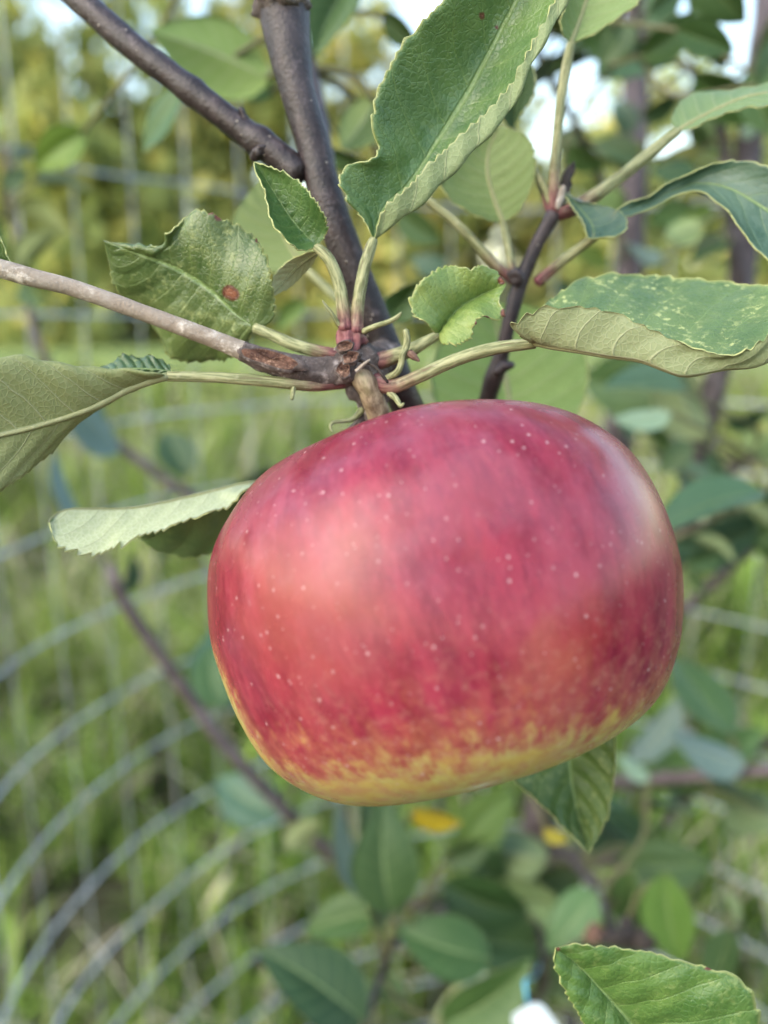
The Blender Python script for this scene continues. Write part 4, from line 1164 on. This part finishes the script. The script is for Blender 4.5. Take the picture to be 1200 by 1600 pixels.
G1, G2, BL, YG, PL_ = (1, 1, 1), (.7, .8, .8), (.75, .9, 1.7), (1.6, 1.45, .9), (1.6, 1.6, 1.5)
soft = [  # bx, by, tx, ty, d0, d1, roll, under, tint
    # behind the two dark branches, top left
    (425, 125, 236, 66, .27, .26, .35, True, (1.0, 1.15, .75)), (432, 150, 330, 108, .28, .28, .3, False, (.75, .95, .7)), (290, 140, 203, 224, .27, .28, 1.0, False, (.9, 1.1, .7)),
    (134, 206, 46, 262, .33, .33, .2, False, (2.4, 2.2, 1.0)), (20, 250, 50, 225, .44, .44, .2, True, BL), (55, 285, 140, 275, .44, .44, .9, True, (1.2, 1.4, 2.2)),
    (8, 300, 40, 260, .45, .45, -.3, False, G1), (25, 325, 125, 345, .47, .46, .8, True, PL_), (30, 420, 90, 360, .47, .46, .6, True, PL_), (35, 440, 70, 480, .49, .48, .4, False, G2),
    (560, -40, 490, 92, .25, .25, .2, False, (.7, .85, .75)), (600, 20, 655, 75, .27, .27, .5, False, (.7, .8, .7)), (590, 150, 530, 245, .25, .25, .2, True, (.8, .9, .65)), (512, 235, 575, 255, .22, .22, .6, False, (.8, .9, .7)),
    (600, 260, 560, 320, .27, .27, .4, False, G2), (620, 330, 690, 380, .36, .36, .2, False, G1), (540, 420, 600, 470, .42, .42, .2, False, BL), (480, 470, 430, 520, .42, .42, .3, False, YG),
    # top right
    (1000, 90, 1100, 25, .30, .29, .3, False, (.8, .9, .7)), (1055, 45, 1150, 75, .27, .27, -.2, False, (.65, .8, .6)), (980, 100, 900, 20, .36, .36, .2, False, (.7, .8, .6)),
    (1180, 140, 1240, 40, .28, .28, .2, False, (.65, .78, .6)), (990, 60, 1060, 100, .34, .34, .8, False, BL), (940, 60, 860, 90, .38, .38, .9, False, G2),
    (1000, 250, 930, 215, .45, .45, .5, False, (1, 1, 1.4)), (1010, 225, 930, 250, .46, .46, .3, True, YG), (990, 210, 960, 150, .46, .46, .3, False, BL), (980, 330, 920, 290, .48, .48, .4, False, G1),
    (1020, 300, 1080, 225, .45, .45, .4, True, YG), (1090, 270, 1020, 260, .40, .40, .5, False, (.8, 1, 1.3)), (1160, 215, 1190, 190, .40, .40, .2, True, (1.1, 1.3, 2.0)), (1080, 195, 1110, 235, .44, .44, .4, False, G2),
    (1100, 345, 1030, 380, .36, .36, .4, True, (1.1, 1.2, 1.1)), (1120, 330, 1060, 360, .40, .40, .3, False, YG), (1040, 400, 975, 395, .40, .40, .7, True, BL), (1140, 380, 1080, 410, .43, .42, .5, False, G1),
    (950, 420, 890, 390, .50, .50, .3, False, YG), (870, 440, 930, 480, .40, .40, .6, False, BL), (700, 420, 640, 400, .50, .50, .3, False, BL), (880, 250, 900, 190, .50, .50, .3, False, G1),
    (1075, -40, 1160, 40, .30, .30, .3, False, (.8, .95, .9)), (985, 30, 940, 95, .33, .33, .4, False, (.8, .9, .8)), (1010, 20, 1075, -20, .34, .34, .3, False, (.9, 1, 1)),
    (1175, 110, 1215, 215, .32, .32, .3, False, (.8, .95, .8)), (870, 60, 925, 10, .36, .36, .4, False, (.8, .95, .85)), (1000, 180, 1070, 150, .42, .42, .5, False, (.9, 1, 1.1)),
    (975, 300, 900, 330, .46, .46, .4, True, (.8, 1, .7)), (880, 230, 945, 270, .44, .44, .5, False, (.9, 1, .9)), (760, 40, 830, 70, .34, .34, .4, False, (.8, .95, .85)), (1090, 330, 1010, 345, .44, .44, .5, False, (.9, 1.05, .8)),
    # right, beside the apple
    (1195, 770, 1030, 785, .30, .29, .95, False, (.85, 1.0, 1.5)), (1075, 610, 940, 605, .36, .36, .9, False, BL), (1050, 640, 955, 660, .34, .34, .8, True, (1.0, 1.2, 1.7)), (1080, 690, 1030, 735, .38, .38, .3, False, G2),
    (1130, 660, 1210, 630, .40, .40, .9, False, (.7, .8, 1.1)), (1110, 700, 1140, 760, .42, .42, .8, False, BL), (1085, 840, 1150, 860, .40, .40, .9, True, (1.2, 1.3, 1.5)), (1070, 880, 1135, 860, .40, .40, .4, False, (.6, .7, .65)),
    (1090, 870, 1105, 940, .42, .42, .9, False, G2), (1160, 790, 1225, 830, .34, .34, .9, True, (1.2, 1.3, 1.5)), (1180, 660, 1215, 700, .44, .44, .4, True, YG), (990, 690, 960, 655, .42, .42, .6, False, BL),
    # right, below the apple
    (1020, 1215, 960, 1180, .42, .42, .8, True, (1.1, 1.3, 1.9)), (1010, 1320, 930, 1270, .50, .50, .3, False, (.8, .9, 1.2)), (1000, 1330, 960, 1420, .46, .46, .4, False, BL), (1015, 1320, 1060, 1410, .46, .46, .3, False, (.8, 1, 1.2)),
    (1020, 1320, 1090, 1370, .48, .48, .9, True, (1.2, 1.4, 1.6)), (1040, 1360, 1060, 1510, .36, .36, .3, False, (1.2, 1.3, .8)), (985, 1350, 1010, 1480, .40, .40, .6, False, (1.0, 1.1, .9)), (1130, 1390, 1155, 1440, .44, .44, .9, True, (1.3, 1.5, 1.7)),
    (1090, 1230, 1040, 1260, .50, .50, .5, False, BL), (930, 1390, 850, 1480, .38, .37, .2, False, (.95, 1.1, 1.1)), (870, 1490, 930, 1560, .36, .36, .3, False, G2), (1150, 1450, 1120, 1560, .40, .40, .3, False, G2),
    # below the apple
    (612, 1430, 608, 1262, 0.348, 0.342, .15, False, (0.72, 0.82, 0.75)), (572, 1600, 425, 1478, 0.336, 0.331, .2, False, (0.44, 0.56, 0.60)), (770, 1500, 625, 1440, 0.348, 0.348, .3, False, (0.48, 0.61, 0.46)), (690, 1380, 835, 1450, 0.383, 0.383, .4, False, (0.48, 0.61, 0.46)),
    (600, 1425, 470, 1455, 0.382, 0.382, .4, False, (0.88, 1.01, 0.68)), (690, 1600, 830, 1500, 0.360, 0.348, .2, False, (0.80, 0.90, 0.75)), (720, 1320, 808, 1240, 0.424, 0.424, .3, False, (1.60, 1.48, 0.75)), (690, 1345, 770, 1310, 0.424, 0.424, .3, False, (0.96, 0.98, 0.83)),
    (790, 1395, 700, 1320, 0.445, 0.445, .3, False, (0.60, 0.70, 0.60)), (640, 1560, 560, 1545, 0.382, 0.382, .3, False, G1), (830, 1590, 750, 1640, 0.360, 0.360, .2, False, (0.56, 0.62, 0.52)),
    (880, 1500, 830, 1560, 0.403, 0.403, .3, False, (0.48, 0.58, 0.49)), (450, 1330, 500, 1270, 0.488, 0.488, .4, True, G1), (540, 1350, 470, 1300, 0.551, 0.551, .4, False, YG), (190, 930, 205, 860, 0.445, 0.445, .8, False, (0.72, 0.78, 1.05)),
]
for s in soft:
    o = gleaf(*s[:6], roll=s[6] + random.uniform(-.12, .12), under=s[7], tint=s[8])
o = gleaf(640, 1262, 722, 1292, .36, .36, .8, False, (6.5, 2.6, .25)); o['label'] = 'fallen yellow leaf caught below the apple'
o = gleaf(848, 1296, 888, 1316, .34, .34, .3, False, (6.5, 3.0, 1.0)); o['label'] = 'small yellowed leaf by the lower twig'
o = gleaf(1125, 185, 1150, 175, .42, .42, .3, False, (6.5, 2.8, .3)); o['label'] = 'yellow leaf at the right beside the limb'
o = gleaf(1122, 205, 1142, 222, .42, .42, .3, False, (6.0, 2.4, .3)); o['label'] = 'yellow leaf below its yellow twin at the right'
# leaves scattered along the farther limbs
random.seed(21)
for c in LIMB_PTS[4:17]:
    n = len(c)
    for k in range(9):
        i = random.randrange(int(n * .35), n)
        p = c[i]; px, py, d = unproject(p)
        if d < .33 or (px < 330 and 900 < py): continue
        dirv = nrm(np.array((random.gauss(0, 1), random.gauss(.3, .8), random.gauss(.15, .6))))
        b = p + dirv * .022; tip = b + dirv * random.uniform(.045, .07)
        ux, uy, ud = unproject(tip)
        if ud < .30: continue
        if (780 < ux < 905 and 1220 < uy < 1430) or (940 < ux < 1050 and 60 < uy < 440): continue
        gleaf(0, 0, 0, 0, 1, 1, random.uniform(-1.4, 1.4), random.random() < .35, random.choice((G1, G2, BL, (.85, 1, 1), (.8, .95, .8))), None, True, (b, tip))

# dried cluster at the end of the curved twig
for k, (dx, dy, sx, sy) in enumerate(((0, 0, 22, 12), (18, -14, 10, 16), (-16, -2, 14, 10), (38, 2, 12, 15), (-34, -8, 16, 14), (22, 8, 20, 12), (50, 8, 9, 12))):
    blob('dried_bud', P(964 + dx, 1464 + dy, .365 + .004 * (k % 3)), [vec(sx * 1.15, 3, 0, .375), vec(-2, sy * 1.2, 0, .375), vec(0, 0, 10, .375)],
         M_SCAR if k == 4 else M_DEAD, 60 + k, .35, sc=160, nu=12, nv=8)

# plastic tag on a lower twig
def plant_tag():
    c = P(838, 1592, .295)
    e = empty('plant_tag', c)
    tag(e, 'pale bluish white tag hanging among the lower leaves', 'tag')
    n = 20
    pts = []
    for k in range(n):
        a = 2 * math.pi * k / n
        x, y = abs(math.cos(a)) ** .5 * math.copysign(1, math.cos(a)), abs(math.sin(a)) ** .5 * math.copysign(1, math.sin(a))
        pts.append((x * 30, y * 52))
    r = math.radians(32); V = []
    for b in (-2, 2):
        for x, y in pts:
            X, Y = x * math.cos(r) - y * math.sin(r), x * math.sin(r) + y * math.cos(r)
            V.append(vec(X + 6, Y - 22, b + .004 * y * y + .1 * X, .295))
    F = [tuple(range(n)), tuple(range(2 * n - 1, n - 1, -1))] + [(k, (k + 1) % n, n + (k + 1) % n, n + k) for k in range(n)]
    mesh_obj('card', V, F, M_TAG, e, smooth=False)
    w = [vec(-12, 18, 0, .295), vec(-18, 60, 3, .295), P(836, 1525, .40) - c, P(848, 1497, .402) - c]
    tv, tf, _ = tube_data(w, [.0006] * 4, 20, 6)
    mesh_obj('string', tv, tf, M_BLUE, e)
plant_tag()
